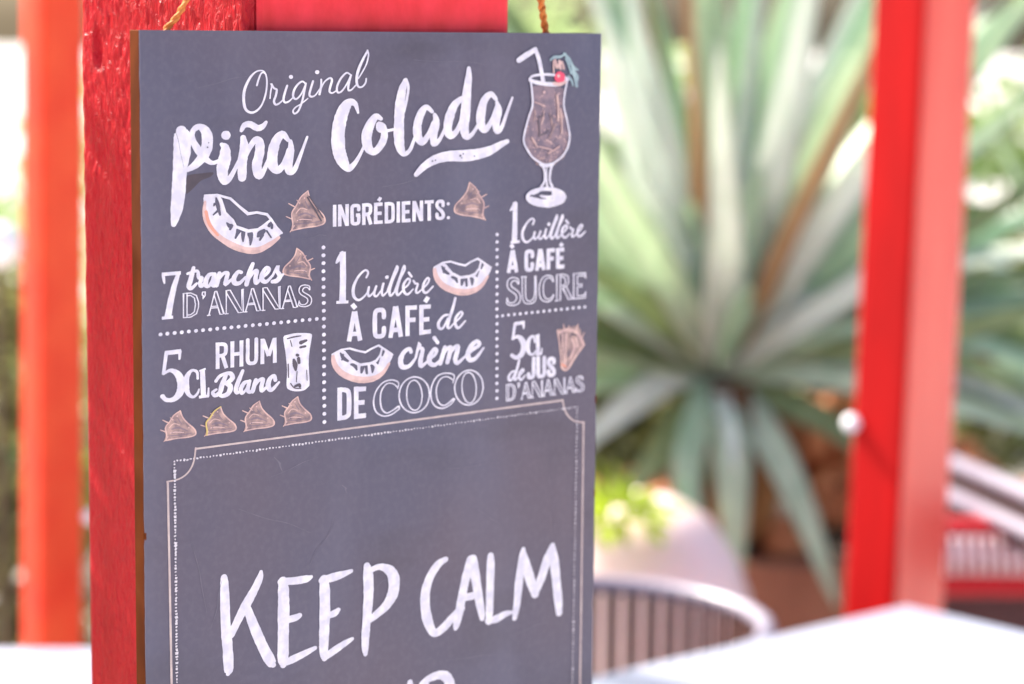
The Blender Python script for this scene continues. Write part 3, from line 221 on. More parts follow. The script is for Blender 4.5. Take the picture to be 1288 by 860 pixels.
["pineapple_print","fourth of four printed pineapple chunks in a row under the rum",[["P","n",[76.1,192.7,77.2,195.9,79.1,199.3,82.6,203.3,82.9,206.2,79.9,206.7,69.5,207.0,69.5,204.4,69.2,200.4,71.1,197.5,73.0,194.6,74.5,193.8]],["S","k",[76.1,192.6,0.6,77.2,196.3,0.64,79.5,199.5,0.69,82.6,202.9,0.69,83.0,205.8,0.77,79.9,206.7,0.69,74.5,206.7,0.64,69.4,207.1,0.68]],["S","k",[69.5,207.0,0.6,69.8,204.5,0.77,69.3,200.4,0.68,71.3,197.5,0.68,73.2,194.6,0.64,76.1,192.6,0.51]],["L","k",[67.0,201.3,0.47,69.5,202.7,0.68]],["L","k",[68.0,196.5,0.51,70.8,198.2,0.77]],["L","k",[68.6,207.5,0.51,70.3,205.3,0.68]],["L","k",[71.5,195.6,0.43,72.6,196.9,0.64]],["S","m",[71.1,204.8,0.47,76.1,205.1,0.51,81.1,205.0,0.47]],["S","m",[72.2,201.6,0.85,74.9,201.2,1.03,78.0,202.5,0.69,79.5,203.5,0.39]],["S","m",[74.9,196.4,0.43,75.7,198.1,0.68,76.8,199.6,0.38]],["S","k",[71.1,200.7,0.51,73.0,198.9,0.55,75.7,199.8,0.51]],["S","p",[71.4,203.5,0.43,73.7,203.2,0.47,77.6,204.0,0.43]],["D","m",[73.4,197.8,0.47]],["D","m",[72.2,203.6,0.38]],["D","p",[74.5,195.1,0.38]],["D","k",[79.9,201.8,0.39]]]],
["pineapple_print","printed pineapple chunk left of the ingredients heading",[["P","n",[81.5,83.7,83.0,87.9,85.3,92.4,89.7,97.5,90.0,101.3,86.3,102.4,73.4,103.8,73.4,100.3,73.0,94.9,75.3,90.7,77.7,86.6,79.6,85.4]],["S","k",[81.5,83.5,0.59,83.0,88.4,0.63,85.8,92.6,0.67,89.7,97.0,0.68,90.2,100.8,0.76,86.3,102.4,0.68,79.6,102.9,0.63,73.2,104.0,0.67]],["S","k",[73.4,103.8,0.59,73.7,100.3,0.75,73.2,94.9,0.67,75.6,90.8,0.67,77.9,86.6,0.63,81.5,83.5,0.5]],["L","k",[70.3,96.4,0.46,73.4,98.0,0.67]],["L","k",[71.6,89.7,0.5,75.1,91.8,0.75]],["L","k",[72.3,104.6,0.5,74.4,101.5,0.67]],["L","k",[75.8,88.1,0.42,77.2,89.8,0.63]],["S","m",[75.3,100.7,0.46,81.5,100.6,0.5,87.7,99.9,0.46]],["S","m",[76.8,96.2,0.84,80.1,95.3,1.01,83.9,96.8,0.67,85.8,98.0,0.38]],["S","m",[80.1,88.8,0.42,81.0,91.0,0.67,82.5,93.1,0.38]],["S","k",[75.3,95.0,0.5,77.7,92.5,0.54,81.0,93.4,0.5]],["S","p",[75.8,98.9,0.42,78.6,98.3,0.46,83.4,99.0,0.42]],["D","m",[78.2,90.9,0.46]],["D","m",[76.7,98.9,0.38]],["D","p",[79.6,87.2,0.38]],["D","k",[86.3,95.7,0.38]],["S","v",[81.1,87.0,0.76,84.3,92.4,0.76,88.3,99.7,0.76]],["S","v",[82.0,86.4,0.63,84.8,90.7,0.63,89.2,98.0,0.63]]]],
["pineapple_print","printed pineapple chunk right of the ingredients heading",[["P","n",[170.2,83.4,168.8,87.3,166.5,91.4,162.2,95.9,162.0,99.6,165.6,101.0,178.5,103.9,178.5,100.5,178.9,95.2,176.5,90.8,174.0,86.5,172.1,85.1]],["S","k",[170.2,83.1,0.62,168.8,87.8,0.67,166.0,91.6,0.71,162.2,95.4,0.71,161.8,99.0,0.8,165.6,101.0,0.71,172.3,102.2,0.67,178.7,104.1,0.72]],["S","k",[178.5,103.9,0.63,178.2,100.5,0.81,178.7,95.2,0.72,176.2,90.8,0.71,173.9,86.5,0.67,170.2,83.1,0.53]],["L","k",[181.6,96.9,0.49,178.5,98.1,0.72]],["L","k",[180.3,90.2,0.54,176.8,91.9,0.8]],["L","k",[179.7,104.8,0.54,177.5,101.5,0.72]],["L","k",[176.0,88.2,0.45,174.5,89.7,0.67]],["S","m",[176.6,100.6,0.49,170.3,99.8,0.53,164.2,98.4,0.49]],["S","m",[175.1,96.1,0.89,171.7,94.8,1.07,167.9,95.9,0.71,166.0,96.8,0.4]],["S","m",[171.7,88.5,0.45,170.7,90.5,0.71,169.3,92.4,0.4]],["S","k",[176.5,95.1,0.54,174.1,92.3,0.58,170.8,92.9,0.53]],["S","p",[176.1,98.8,0.45,173.2,97.9,0.49,168.4,98.0,0.44]],["D","m",[173.6,90.7,0.49]],["D","m",[175.1,98.7,0.4]],["D","p",[172.1,86.9,0.4]],["D","k",[165.5,94.5,0.4]]]],
["pineapple_print","printed pineapple chunk above the slices of pineapple",[["P","n",[75.8,113.7,74.7,116.8,72.8,120.1,69.3,123.6,69.0,126.5,72.0,127.7,82.4,130.3,82.4,127.5,82.8,123.3,80.9,119.8,78.9,116.3,77.4,115.2]],["S","k",[75.8,113.5,0.59,74.7,117.2,0.63,72.4,120.2,0.67,69.3,123.2,0.67,68.9,126.1,0.75,72.0,127.7,0.67,77.4,128.8,0.63,82.6,130.4,0.68]],["S","k",[82.4,130.3,0.59,82.2,127.5,0.76,82.7,123.3,0.68,80.6,119.8,0.68,78.8,116.3,0.63,75.8,113.5,0.5]],["L","k",[85.0,124.8,0.47,82.4,125.7,0.68]],["L","k",[84.0,119.4,0.51,81.1,120.7,0.76]],["L","k",[83.4,131.0,0.51,81.7,128.3,0.68]],["L","k",[80.5,117.7,0.42,79.3,118.8,0.63]],["S","m",[80.9,127.6,0.47,75.8,126.9,0.51,70.8,125.6,0.46]],["S","m",[79.7,123.9,0.84,77.0,122.9,1.01,73.9,123.7,0.67,72.4,124.4,0.38]],["S","m",[77.0,117.8,0.42,76.2,119.5,0.67,75.1,120.9,0.38]],["S","k",[80.9,123.2,0.51,78.9,120.9,0.55,76.2,121.3,0.51]],["S","p",[80.5,126.1,0.42,78.2,125.3,0.46,74.3,125.4,0.42]],["D","m",[78.6,119.6,0.46]],["D","m",[79.7,126.1,0.38]],["D","p",[77.4,116.6,0.38]],["D","k",[72.0,122.5,0.38]]]],
["pineapple_print","upright printed pineapple wedge beside the juice",[["P","n",[224.1,172.2,228.3,171.3,232.0,170.3,237.2,170.8,239.6,175.5,241.4,181.8,236.0,188.7,231.0,195.6,226.9,194.2,226.1,184.1]],["S","k",[224.1,171.7,0.93,225.4,178.8,0.94,226.4,185.9,0.94,226.9,193.8,1.13]],["S","k",[226.9,193.8,1.13,229.1,195.6,1.41,231.4,194.7,1.13,236.0,188.2,1.04,241.4,181.8,0.95]],["S","k",[227.4,174.2,0.94,227.5,181.6,0.94,228.4,192.2,0.94]],["S","k",[229.7,174.0,0.94,229.4,182.7,0.94,229.5,192.3,0.94]],["S","k",[225.5,173.2,1.4,230.2,171.9,1.88,235.8,173.8,1.88,238.7,177.6,1.89,240.8,181.7,1.18]],["S","k",[228.3,171.3,0.94,227.8,168.6,0.66]],["S","k",[235.8,172.9,0.94,236.9,169.5,0.66]],["S","k",[232.1,173.4,0.94,231.1,169.8,0.66]],["S","k",[239.6,177.6,0.94,241.0,174.7,0.57]],["S","k",[233.1,177.9,1.41,235.0,182.4,1.88,232.3,189.1,1.41]],["S","k",[235.9,177.3,1.41,236.9,182.6,1.42]],["S","q",[226.9,192.0,1.41,229.5,193.6,1.41]],["S","v",[233.0,174.8,0.94,235.8,175.7,0.94]],["S","v",[226.0,175.4,0.47,226.8,184.2,0.47,227.4,190.4,0.47]]]],
["lettering","heading \"INGRÉDIENTS:\" in bold white capitals",[["B","w",[95.5,103.3,1.87,95.5,91.6,1.87]],["B","w",[98.2,103.3,1.87,98.2,91.6,1.87]],["B","w",[98.4,92.2,1.87,101.9,102.7,1.88]],["B","w",[102.1,103.3,1.88,102.1,91.6,1.87]],["S","w",[108.3,94.9,1.88,108.3,94.0,1.88,108.0,92.9,1.88,106.6,92.6,1.88,105.1,92.9,1.88,104.7,94.5,1.88,104.8,100.4,1.88,105.1,102.0,1.88,106.6,102.4,1.88,108.0,102.0,1.88,108.3,100.4,1.88,108.3,97.9,1.88]],["B","w",[106.8,97.8,1.88,109.0,97.8,1.88]],["B","w",[111.0,103.3,1.89,111.0,91.7,1.88]],["S","w",[111.0,92.6,1.88,113.0,92.6,1.89,114.4,93.2,1.89,114.6,94.9,1.89,114.3,96.9,1.89,113.0,97.6,1.89,111.2,97.6,1.89]],["B","w",[113.1,97.7,1.89,114.8,103.3,1.89]],["B","w",[117.4,103.2,1.9,117.4,91.7,1.89]],["B","w",[117.6,92.6,1.89,121.1,92.6,1.9]],["B","w",[117.6,97.5,1.89,120.6,97.5,1.9]],["B","w",[117.7,102.3,1.9,121.2,102.3,1.9]],["B","w",[118.8,90.8,1.89,120.1,88.9,1.89]],["B","w",[123.2,103.2,1.9,123.1,91.7,1.9]],["S","w",[123.1,92.6,1.9,125.0,92.6,1.9,126.5,93.3,1.9,126.8,95.2,1.91,126.8,99.8,1.91,126.5,101.6,1.91,125.1,102.3,1.91,123.2,102.3,1.9]],["B","w",[129.7,103.2,1.91,129.7,91.7,1.91]],["B","w",[132.6,103.2,1.92,132.5,91.8,1.91]],["B","w",[132.8,92.7,1.91,136.3,92.7,1.92]],["B","w",[132.8,97.5,1.91,135.8,97.5,1.92]],["B","w",[132.8,102.3,1.92,136.4,102.3,1.92]],["B","w",[138.4,103.2,1.92,138.4,91.8,1.92]],["B","w",[138.6,92.4,1.92,142.3,102.6,1.93]],["B","w",[142.5,103.1,1.93,142.5,91.8,1.92]],["B","w",[146.9,103.1,1.93,146.8,92.3,1.93]],["B","w",[144.3,92.7,1.93,149.4,92.7,1.93]],["S","w",[154.7,95.2,1.94,154.5,93.4,1.94,153.1,92.7,1.94,151.6,93.3,1.94,151.2,94.8,1.94,151.9,96.3,1.94,154.0,98.4,1.94,154.8,100.1,1.94,154.5,101.7,1.94,153.0,102.2,1.94,151.5,101.6,1.94,151.2,99.7,1.94]],["D","w",[157.6,94.4,0.93]],["D","w",[157.7,102.1,0.93]]]],
["lettering","numeral 7 in white",[["B","w",[9.2,122.1,1.81,18.2,122.0,1.82]],["S","w",[9.8,122.1,1.45,10.1,124.7,1.37,10.4,126.6,0.81]],["B","w",[17.0,122.3,1.82,15.0,128.5,2.63,13.4,135.3,3.03,11.8,144.2,3.24]],["B","w",[9.0,144.3,1.62,14.3,144.2,1.62]]]],
["lettering","word \"tranches\" in bold white script",[["S","w",[24.3,119.9,1.79,23.0,125.4,2.44,22.0,129.1,2.28,23.2,130.3,1.87,25.8,128.0,1.22]],["S","w",[21.4,122.7,1.38,25.8,121.6,1.46,26.8,123.9,1.47]],["S","w",[26.5,123.4,1.71,26.9,125.2,1.87,28.2,125.4,1.88,27.4,128.2,2.12,28.2,129.6,1.8,30.2,127.3,1.23]],["S","w",[33.9,123.7,1.64,31.7,124.2,2.04,30.2,127.0,2.45,30.4,129.7,2.04,32.2,129.3,1.64,34.2,124.9,1.64]],["S","w",[34.4,124.0,2.05,33.5,128.0,2.21,34.1,129.9,1.89,36.1,127.3,1.23]],["S","w",[36.8,123.7,2.05,36.0,126.8,2.46,35.3,129.7,2.3]],["S","w",[36.0,127.5,1.23,38.7,124.0,1.64,40.7,124.0,2.06,40.1,127.1,2.22,39.8,129.5,2.06,42.8,127.2,1.24]],["S","w",[47.5,124.0,1.9,45.9,123.7,1.9,43.9,126.7,2.47,44.3,129.3,2.48,46.8,129.4,1.9,49.7,126.6,1.24]],["S","w",[53.3,120.0,1.91,51.6,124.5,2.49,50.1,130.5,2.32]],["S","w",[50.8,128.7,1.24,53.3,124.8,1.66,55.3,123.9,2.08,54.6,127.6,2.24,55.0,130.1,2.08,57.7,127.7,1.25]],["S","w",[57.6,127.8,1.25,60.3,125.7,1.67,61.4,123.5,1.92,60.0,122.6,1.83,57.9,126.0,2.5,58.0,128.9,2.5,60.2,129.8,1.92,63.2,126.8,1.25]],["S","w",[63.1,127.2,1.25,65.7,122.4,1.67,65.7,124.9,2.09,66.9,127.5,2.51,65.5,129.7,2.51,63.1,130.1,1.92]],["S","w",[66.9,128.2,1.68,68.5,126.7,1.26]]]],
["lettering","word \"D'ANANAS\" in thin white outline capitals",[["L","w",[19.3,145.0,0.55,19.4,132.6,0.55,23.0,132.7,0.55,25.6,134.2,0.55,26.6,137.6,0.55,26.6,140.1,0.55,25.6,143.5,0.55,22.9,145.0,0.55,19.3,145.0,0.55]],["L","w",[21.0,145.0,0.55,21.1,132.7,0.55]],["L","w",[21.1,133.9,0.55,22.8,133.9,0.55,24.6,135.4,0.55,25.1,138.8,0.55,24.5,142.5,0.55,22.7,143.8,0.55,21.0,143.8,0.55]],["L","w",[28.5,132.7,0.55,29.8,132.7,0.55,29.8,134.6,0.55,28.7,136.1,0.55,28.9,134.4,0.55,28.3,134.2,0.55,28.5,132.7,0.55]],["L","w",[31.1,144.9,0.55,31.5,144.9,0.55,34.6,132.8,0.55,35.4,132.8,0.55,38.9,144.9,0.56,37.0,144.9,0.56,34.1,134.5,0.55]],["L","w",[32.4,141.3,0.55,36.1,141.3,0.56]],["L","w",[32.6,140.5,0.55,35.7,140.5,0.56]],["L","w",[30.8,144.9,0.55,32.1,144.9,0.55]],["L","w",[40.0,144.9,0.56,40.1,132.8,0.56,42.0,132.8,0.56,47.7,143.9,0.56,47.8,132.9,0.56,48.6,132.9,0.56]],["L","w",[40.1,134.0,0.56,46.0,144.9,0.56,48.4,144.8,0.56,48.4,132.9,0.56]],["L","w",[39.4,144.9,0.56,40.9,144.9,0.56]],["L","w",[49.1,144.8,0.56,49.5,144.8,0.56,52.7,132.9,0.56,53.5,132.9,0.56,57.1,144.8,0.56,55.2,144.8,0.56,52.2,134.6,0.56]],["L","w",[50.4,141.2,0.56,54.3,141.2,0.56]],["L","w",[50.6,140.5,0.56,53.9,140.5,0.56]],["L","w",[48.8,144.8,0.56,50.2,144.8,0.56]],["L","w",[58.3,144.8,0.56,58.3,133.0,0.56,60.3,133.0,0.56,66.2,143.8,0.57,66.2,133.0,0.57,67.1,133.0,0.57]],["L","w",[58.3,134.2,0.56,64.4,144.7,0.57,66.8,144.7,0.57,66.9,133.0,0.57]],["L","w",[57.7,144.8,0.56,59.2,144.8,0.56]],["L","w",[67.6,144.7,0.57,68.1,144.7,0.57,71.3,133.1,0.57,72.1,133.1,0.57,75.8,144.7,0.57,73.8,144.7,0.57,70.7,134.7,0.57]],["L","w",[68.9,141.2,0.57,72.9,141.2,0.57]],["L","w",[69.2,140.5,0.57,72.5,140.5,0.57]],["L","w",[67.3,144.7,0.57,68.7,144.7,0.57]],["S","w",[82.2,136.0,0.57,82.0,134.1,0.57,79.7,133.2,0.57,77.3,133.8,0.57,76.6,136.0,0.57,77.5,138.0,0.57,80.6,140.3,0.57,81.1,142.1,0.57,79.7,143.5,0.57,77.5,143.3,0.57,76.6,141.4,0.57]],["S","w",[82.0,136.0,0.57,81.1,134.8,0.57,79.7,134.5,0.57,78.6,135.4,0.57,78.8,136.8,0.57,82.0,139.1,0.57,83.1,141.2,0.57,82.5,143.7,0.57,80.3,144.7,0.57,77.7,144.4,0.57,76.4,143.5,0.57,76.6,141.4,0.57]]]],
["lettering","\"5CL\" in white serif numeral and capitals",[["B","w",[10.3,162.2,2.23,18.0,162.1,2.24]],["S","w",[17.5,162.1,1.63,17.2,165.9,0.98]],["B","w",[11.0,162.0,1.83,9.5,173.0,1.63]],["S","w",[9.5,172.9,1.02,12.9,171.3,1.87,16.4,173.8,3.27,18.0,178.6,3.89,17.2,183.4,3.69,14.3,186.3,2.66,10.8,186.2,2.04,9.0,184.2,2.24]],["S","w",[25.9,177.0,1.23,25.5,173.5,1.4,22.9,172.6,1.48,20.6,175.8,2.66,20.3,180.4,2.87,21.3,184.4,2.05,23.6,186.3,1.4,25.7,184.7,1.24,26.5,182.6,0.82]],["B","w",[28.2,172.5,2.47,28.6,186.0,2.48]],["B","w",[26.7,173.3,0.99,29.8,172.3,0.99]],["B","w",[26.4,186.7,1.48,31.2,186.6,1.49]],["S","w",[30.9,186.6,1.24,31.1,182.6,0.83]]]],
["lettering","word \"RHUM\" in bold white capitals",[["B","w",[35.7,173.2,1.9,35.7,159.4,1.9]],["S","w",[35.7,160.5,1.9,38.0,160.5,1.9,39.5,161.2,1.9,39.8,163.3,1.91,39.4,165.6,1.91,37.9,166.4,1.9,36.0,166.4,1.9]],["B","w",[38.1,166.6,1.9,40.0,173.2,1.91]],["B","w",[42.9,173.2,1.91,43.0,159.5,1.91]],["B","w",[47.4,173.2,1.92,47.5,159.5,1.91]],["B","w",[43.2,166.3,1.91,47.2,166.3,1.92]],["S","w",[50.6,159.6,1.92,50.6,165.0,1.92,50.5,169.8,1.92,51.2,171.7,1.92,52.7,172.1,1.93,54.2,171.7,1.93,54.8,169.8,1.93,54.9,165.0,1.93,54.9,159.6,1.92]],["B","w",[57.9,173.1,1.93,58.0,159.7,1.93]],["B","w",[58.3,160.3,1.93,61.1,169.1,1.94]],["B","w",[64.0,160.4,1.94,61.1,169.1,1.94]],["B","w",[64.2,173.1,1.94,64.2,159.8,1.94]]]],
["lettering","word \"Blanc\" in bold white script",[["S","w",[39.8,176.9,1.91,37.8,181.7,2.49,36.8,185.4,2.28,34.4,186.8,2.07,33.2,185.1,1.66,35.0,183.8,1.24]],["S","w",[34.8,179.4,1.66,37.1,176.8,1.66,41.7,176.1,2.08,42.9,178.8,2.5,40.2,181.0,2.08,38.8,181.3,1.25]],["S","w",[39.5,181.1,1.66,41.9,183.1,2.71,40.8,186.5,2.5,37.9,187.5,2.08,35.8,185.9,1.66]],["S","w",[48.1,175.5,1.67,46.1,180.3,2.25,44.6,184.8,2.25,45.2,186.8,1.67,47.0,185.7,1.25]],["S","w",[51.2,181.5,1.68,48.9,181.9,2.09,47.1,184.9,2.26,47.7,187.2,1.84,49.8,185.4,1.26,51.5,181.3,1.68]],["S","w",[51.5,181.3,1.89,50.5,185.7,2.1,51.7,187.2,1.68,53.5,185.1,1.26]],["S","w",[54.6,181.1,2.1,53.7,184.3,2.31,52.9,187.1,2.1]],["S","w",[53.4,185.1,1.26,56.2,181.5,1.68,58.2,181.3,2.1,57.4,184.9,2.27,57.7,187.2,1.85,60.7,184.8,1.27]],["S","w",[64.5,182.3,1.94,63.8,179.9,1.86,61.6,181.5,2.36,60.8,185.0,2.7,62.5,187.3,2.11,66.3,183.7,1.27]]]],
["rum_glass_print","printed white rum tumbler",[["P","w",[68.7,160.1,71.2,158.9,75.0,158.5,80.0,158.9,83.3,159.8,83.4,162.0,82.3,168.6,81.8,175.7,82.3,186.1,81.5,188.0,79.2,189.6,74.9,189.6,71.5,188.2,70.3,185.9,70.6,177.6,69.7,167.3]],["S","v",[70.8,161.0,0.68,74.2,160.4,0.85,77.8,160.2,0.59]],["S","v",[77.8,163.8,2.13,80.6,162.9,1.28]],["S","v",[77.5,166.3,1.28,80.0,166.0,1.28]],["S","v",[72.3,162.1,0.51,73.1,165.3,0.51]],["S","v",[74.0,172.5,1.27,74.7,175.3,2.55,75.0,178.1,1.28]],["S","v",[76.5,172.1,1.7,76.7,174.4,1.7]],["S","v",[75.7,170.2,1.53,76.1,170.4,1.53]],["S","v",[74.7,186.8,1.28,76.7,186.3,1.71,77.2,187.3,1.28]],["S","v",[71.1,174.5,0.59,71.3,181.7,0.59]],["S","v",[72.3,185.0,0.51,74.2,187.6,0.6,77.6,188.4,0.51]],["S","v",[80.7,178.8,0.38,80.9,184.4,0.38]],["S","v",[75.7,179.0,0.43,75.3,184.5,0.43]]]],
["lettering","numeral 1 before the spoon of coconut cream",[["B","w",[99.8,117.1,3.2,100.0,130.9,3.34,99.7,144.1,3.61]],["S","w",[99.5,117.6,2.14,98.1,120.3,2.56,96.5,122.6,1.28]],["B","w",[96.4,144.0,1.54,102.8,144.3,1.55]]]],
["lettering","word \"Cuillère\" in thin white script",[["S","w",[112.5,131.9,1.04,113.5,129.3,1.12,111.8,127.9,1.12,108.3,130.9,1.29,105.7,136.2,1.64,105.7,141.2,1.64,108.2,143.8,1.3,111.5,142.0,1.04,113.9,138.7,0.87]],["S","w",[113.9,137.3,1.3,113.4,140.4,1.3,114.2,142.2,1.21,116.6,140.0,1.04,117.9,137.1,1.13]],["S","w",[117.9,137.1,1.3,116.7,141.1,1.39,118.0,142.6,1.13,120.3,139.9,0.87]],["S","w",[121.8,136.0,1.31,120.9,140.0,1.39,121.6,142.5,1.22,124.1,140.3,0.87]],["D","w",[123.7,132.6,1.04]],["S","w",[123.7,140.7,0.87,126.5,133.4,1.05,129.1,127.2,1.13,129.5,129.0,1.05,127.0,134.1,1.31,125.1,140.0,1.57,125.8,142.9,1.31,128.5,140.3,0.87]],["S","w",[127.8,140.8,0.87,130.7,133.3,1.05,133.0,127.3,1.14,133.5,129.3,1.05,130.8,134.4,1.31,129.1,140.3,1.58,129.9,142.9,1.31,132.7,140.3,0.88]],["S","w",[132.7,139.8,0.88,135.2,138.0,1.05,136.5,135.6,1.23,135.3,134.4,1.23,133.0,137.1,1.53,133.0,141.0,1.54,135.2,143.0,1.32,138.2,140.4,0.88]],["L","w",[135.7,131.0,1.32,137.3,133.3,1.32]],["S","w",[138.4,135.7,1.14,139.4,137.3,1.23,140.8,137.9,1.23,139.8,141.2,1.32,140.6,142.7,1.15,143.2,140.9,0.88]],["S","w",[143.2,140.8,0.88,146.1,138.2,1.06,147.2,135.7,1.15,146.1,134.9,1.15,144.1,138.0,1.5,143.9,141.6,1.5,145.8,142.9,1.33,149.5,139.7,0.89]]]],
["lettering","words \"À CAFÉ\" in bold white capitals",[["B","w",[103.2,165.8,2.42,106.0,149.8,2.42]],["B","w",[109.2,166.0,2.43,106.3,149.8,2.42]],["B","w",[104.0,161.9,2.42,108.4,162.1,2.43]],["B","w",[104.8,145.7,2.41,106.7,148.2,2.42]],["S","w",[122.1,154.4,2.45,122.1,152.3,2.44,121.4,150.6,2.44,119.6,150.2,2.44,117.9,150.7,2.44,117.2,152.9,2.44,117.2,161.9,2.44,117.9,164.2,2.44,119.7,164.7,2.45,121.4,164.4,2.45,122.1,162.7,2.45,122.1,160.4,2.45]],["B","w",[125.7,166.1,2.46,128.4,149.0,2.45]],["B","w",[131.5,166.1,2.47,128.7,149.0,2.45]],["B","w",[126.5,162.0,2.46,130.7,162.0,2.46]],["B","w",[135.2,166.1,2.47,135.1,149.2,2.46]],["B","w",[135.4,150.5,2.47,140.4,150.6,2.47]],["B","w",[135.5,157.3,2.47,139.6,157.4,2.47]],["B","w",[142.9,166.2,2.48,142.9,149.4,2.48]],["B","w",[143.2,150.7,2.48,148.2,150.8,2.49]],["B","w",[143.2,157.8,2.48,147.4,157.8,2.49]],["B","w",[143.3,164.8,2.48,148.3,164.8,2.49]],["B","w",[144.8,148.1,2.48,146.7,145.4,2.48]]]],
["lettering","word \"de\" in thin white script",[["S","w",[158.2,156.4,1.25,155.5,157.0,1.43,152.9,160.4,1.78,153.2,163.3,1.7,155.4,163.6,1.34,158.2,158.4,1.07]],["S","w",[162.4,147.6,1.52,160.9,153.2,1.7,158.8,159.5,1.79,158.1,163.0,1.7,159.3,163.9,1.34,161.9,161.3,0.9]],["S","w",[161.7,161.6,0.9,164.9,159.0,1.08,166.6,156.6,1.35,165.4,155.6,1.35,162.8,158.5,1.7,162.5,162.1,1.71,164.4,164.4,1.53,168.3,160.8,0.9]]]],
["lettering","word \"crème\" in bold white script",[["S","w",[137.3,175.2,1.95,136.4,173.3,2.04,133.4,174.8,2.47,131.5,178.8,3.0,132.4,182.8,2.83,136.3,182.8,2.22,140.3,178.3,1.33]],["S","w",[139.9,178.6,1.33,141.9,171.6,2.04,142.2,173.3,1.95,143.8,174.7,2.22,142.7,180.4,2.76,143.2,183.7,2.23,147.3,180.9,1.34]],["S","w",[147.1,180.6,1.34,150.6,178.5,1.79,151.8,175.9,2.06,150.3,175.0,2.05,147.8,179.1,2.86,148.0,182.4,2.77,151.0,183.8,2.24,154.8,180.6,1.34]],["L","w",[150.4,168.6,2.23,152.4,171.5,1.97]],["S","w",[156.5,174.4,2.06,155.2,179.2,2.69,153.9,183.4,2.42]],["S","w",[154.8,179.9,1.34,157.6,175.8,2.06,159.9,175.1,2.43,159.1,179.2,2.7,158.0,183.1,2.43]],["S","w",[158.8,179.6,1.35,161.7,175.6,2.07,163.9,174.8,2.43,163.5,178.2,2.7,162.5,182.2,2.7,164.0,184.2,2.26,167.8,181.3,1.36]],["S","w",[167.8,181.3,1.36,173.1,177.4,1.99,176.6,175.2,2.27,175.1,173.1,2.27,171.8,175.4,2.9,169.8,180.0,3.17,171.1,183.1,2.9,174.4,182.7,2.27,179.0,177.4,1.36]]]],
["lettering","word \"DE\" in bold white capitals",[["B","w",[98.2,208.3,2.52,98.2,190.3,2.51]],["S","w",[98.2,191.7,2.51,100.8,191.9,2.52,102.7,193.1,2.52,103.2,196.0,2.52,103.2,203.1,2.53,102.7,206.0,2.53,100.8,207.0,2.52,98.2,206.9,2.52]],["B","w",[107.1,208.6,2.54,107.1,190.9,2.53]],["B","w",[107.4,192.4,2.53,112.4,192.7,2.54]],["B","w",[107.5,199.8,2.53,111.6,200.0,2.54]],["B","w",[107.5,207.2,2.54,112.4,207.4,2.54]]]],
["lettering","word \"COCO\" in thin white outline capitals",[["S","w",[129.9,194.7,0.62,130.3,191.4,0.66,126.6,189.5,0.75,121.8,190.4,0.75,118.0,194.6,0.75,116.6,200.4,0.83,117.9,205.9,0.84,121.8,208.9,0.75,126.5,208.7,0.71,130.9,206.1,0.8]],["S","w",[129.8,194.0,0.62,127.3,191.7,0.62,123.7,191.4,0.7,120.9,195.0,0.79,120.3,200.2,0.84,121.2,205.0,0.84,123.8,207.5,0.75,127.3,206.4,0.71,130.4,204.7,1.06,130.9,206.2,0.62]],["S","w",[147.9,200.4,0.81,146.7,205.2,0.81,143.4,208.5,0.81,139.0,209.3,0.8,134.7,207.4,0.8,131.7,203.4,0.8,130.7,198.3,0.8,132.0,193.4,0.8,135.2,190.2,0.8,139.5,189.3,0.8,143.8,191.2,0.8,146.9,195.2,0.81,147.9,200.4,0.81]],["S","w",[143.7,200.1,0.71,143.2,204.2,0.72,141.7,207.1,0.71,139.6,208.0,0.71,137.3,206.6,0.71,135.6,203.3,0.71,134.9,199.0,0.71,135.3,194.8,0.71,136.8,192.0,0.71,139.0,191.1,0.71,141.2,192.5,0.71,142.9,195.8,0.71,143.7,200.1,0.71]],["S","w",[161.3,195.2,0.63,161.9,190.9,0.68,157.1,189.2,0.76,152.1,190.5,0.76,149.0,196.0,0.81,148.8,202.5,0.85,151.2,207.2,0.81,155.7,208.9,0.77,160.1,207.2,0.72,162.4,204.6,0.81]],["S","w",[161.6,193.8,0.63,157.9,191.3,0.63,154.1,192.2,0.72,151.8,197.0,0.81,152.2,202.9,0.81,154.2,206.5,0.77,157.2,207.2,0.9,161.7,204.2,0.99]],["S","w",[179.1,200.0,0.82,177.8,204.8,0.82,174.6,208.1,0.82,170.3,208.9,0.82,166.2,207.0,0.82,163.3,203.0,0.81,162.3,198.0,0.81,163.6,193.2,0.81,166.8,190.0,0.81,171.0,189.1,0.82,175.1,190.9,0.82,178.1,194.9,0.82,179.1,200.0,0.82]],["S","w",[175.0,199.6,0.73,174.6,203.9,0.73,173.2,206.9,0.73,171.2,207.9,0.73,169.0,206.4,0.73,167.3,203.0,0.73,166.5,198.6,0.73,166.8,194.3,0.72,168.2,191.2,0.72,170.3,190.3,0.73,172.5,191.7,0.73,174.2,195.1,0.73,175.0,199.6,0.73]]]],
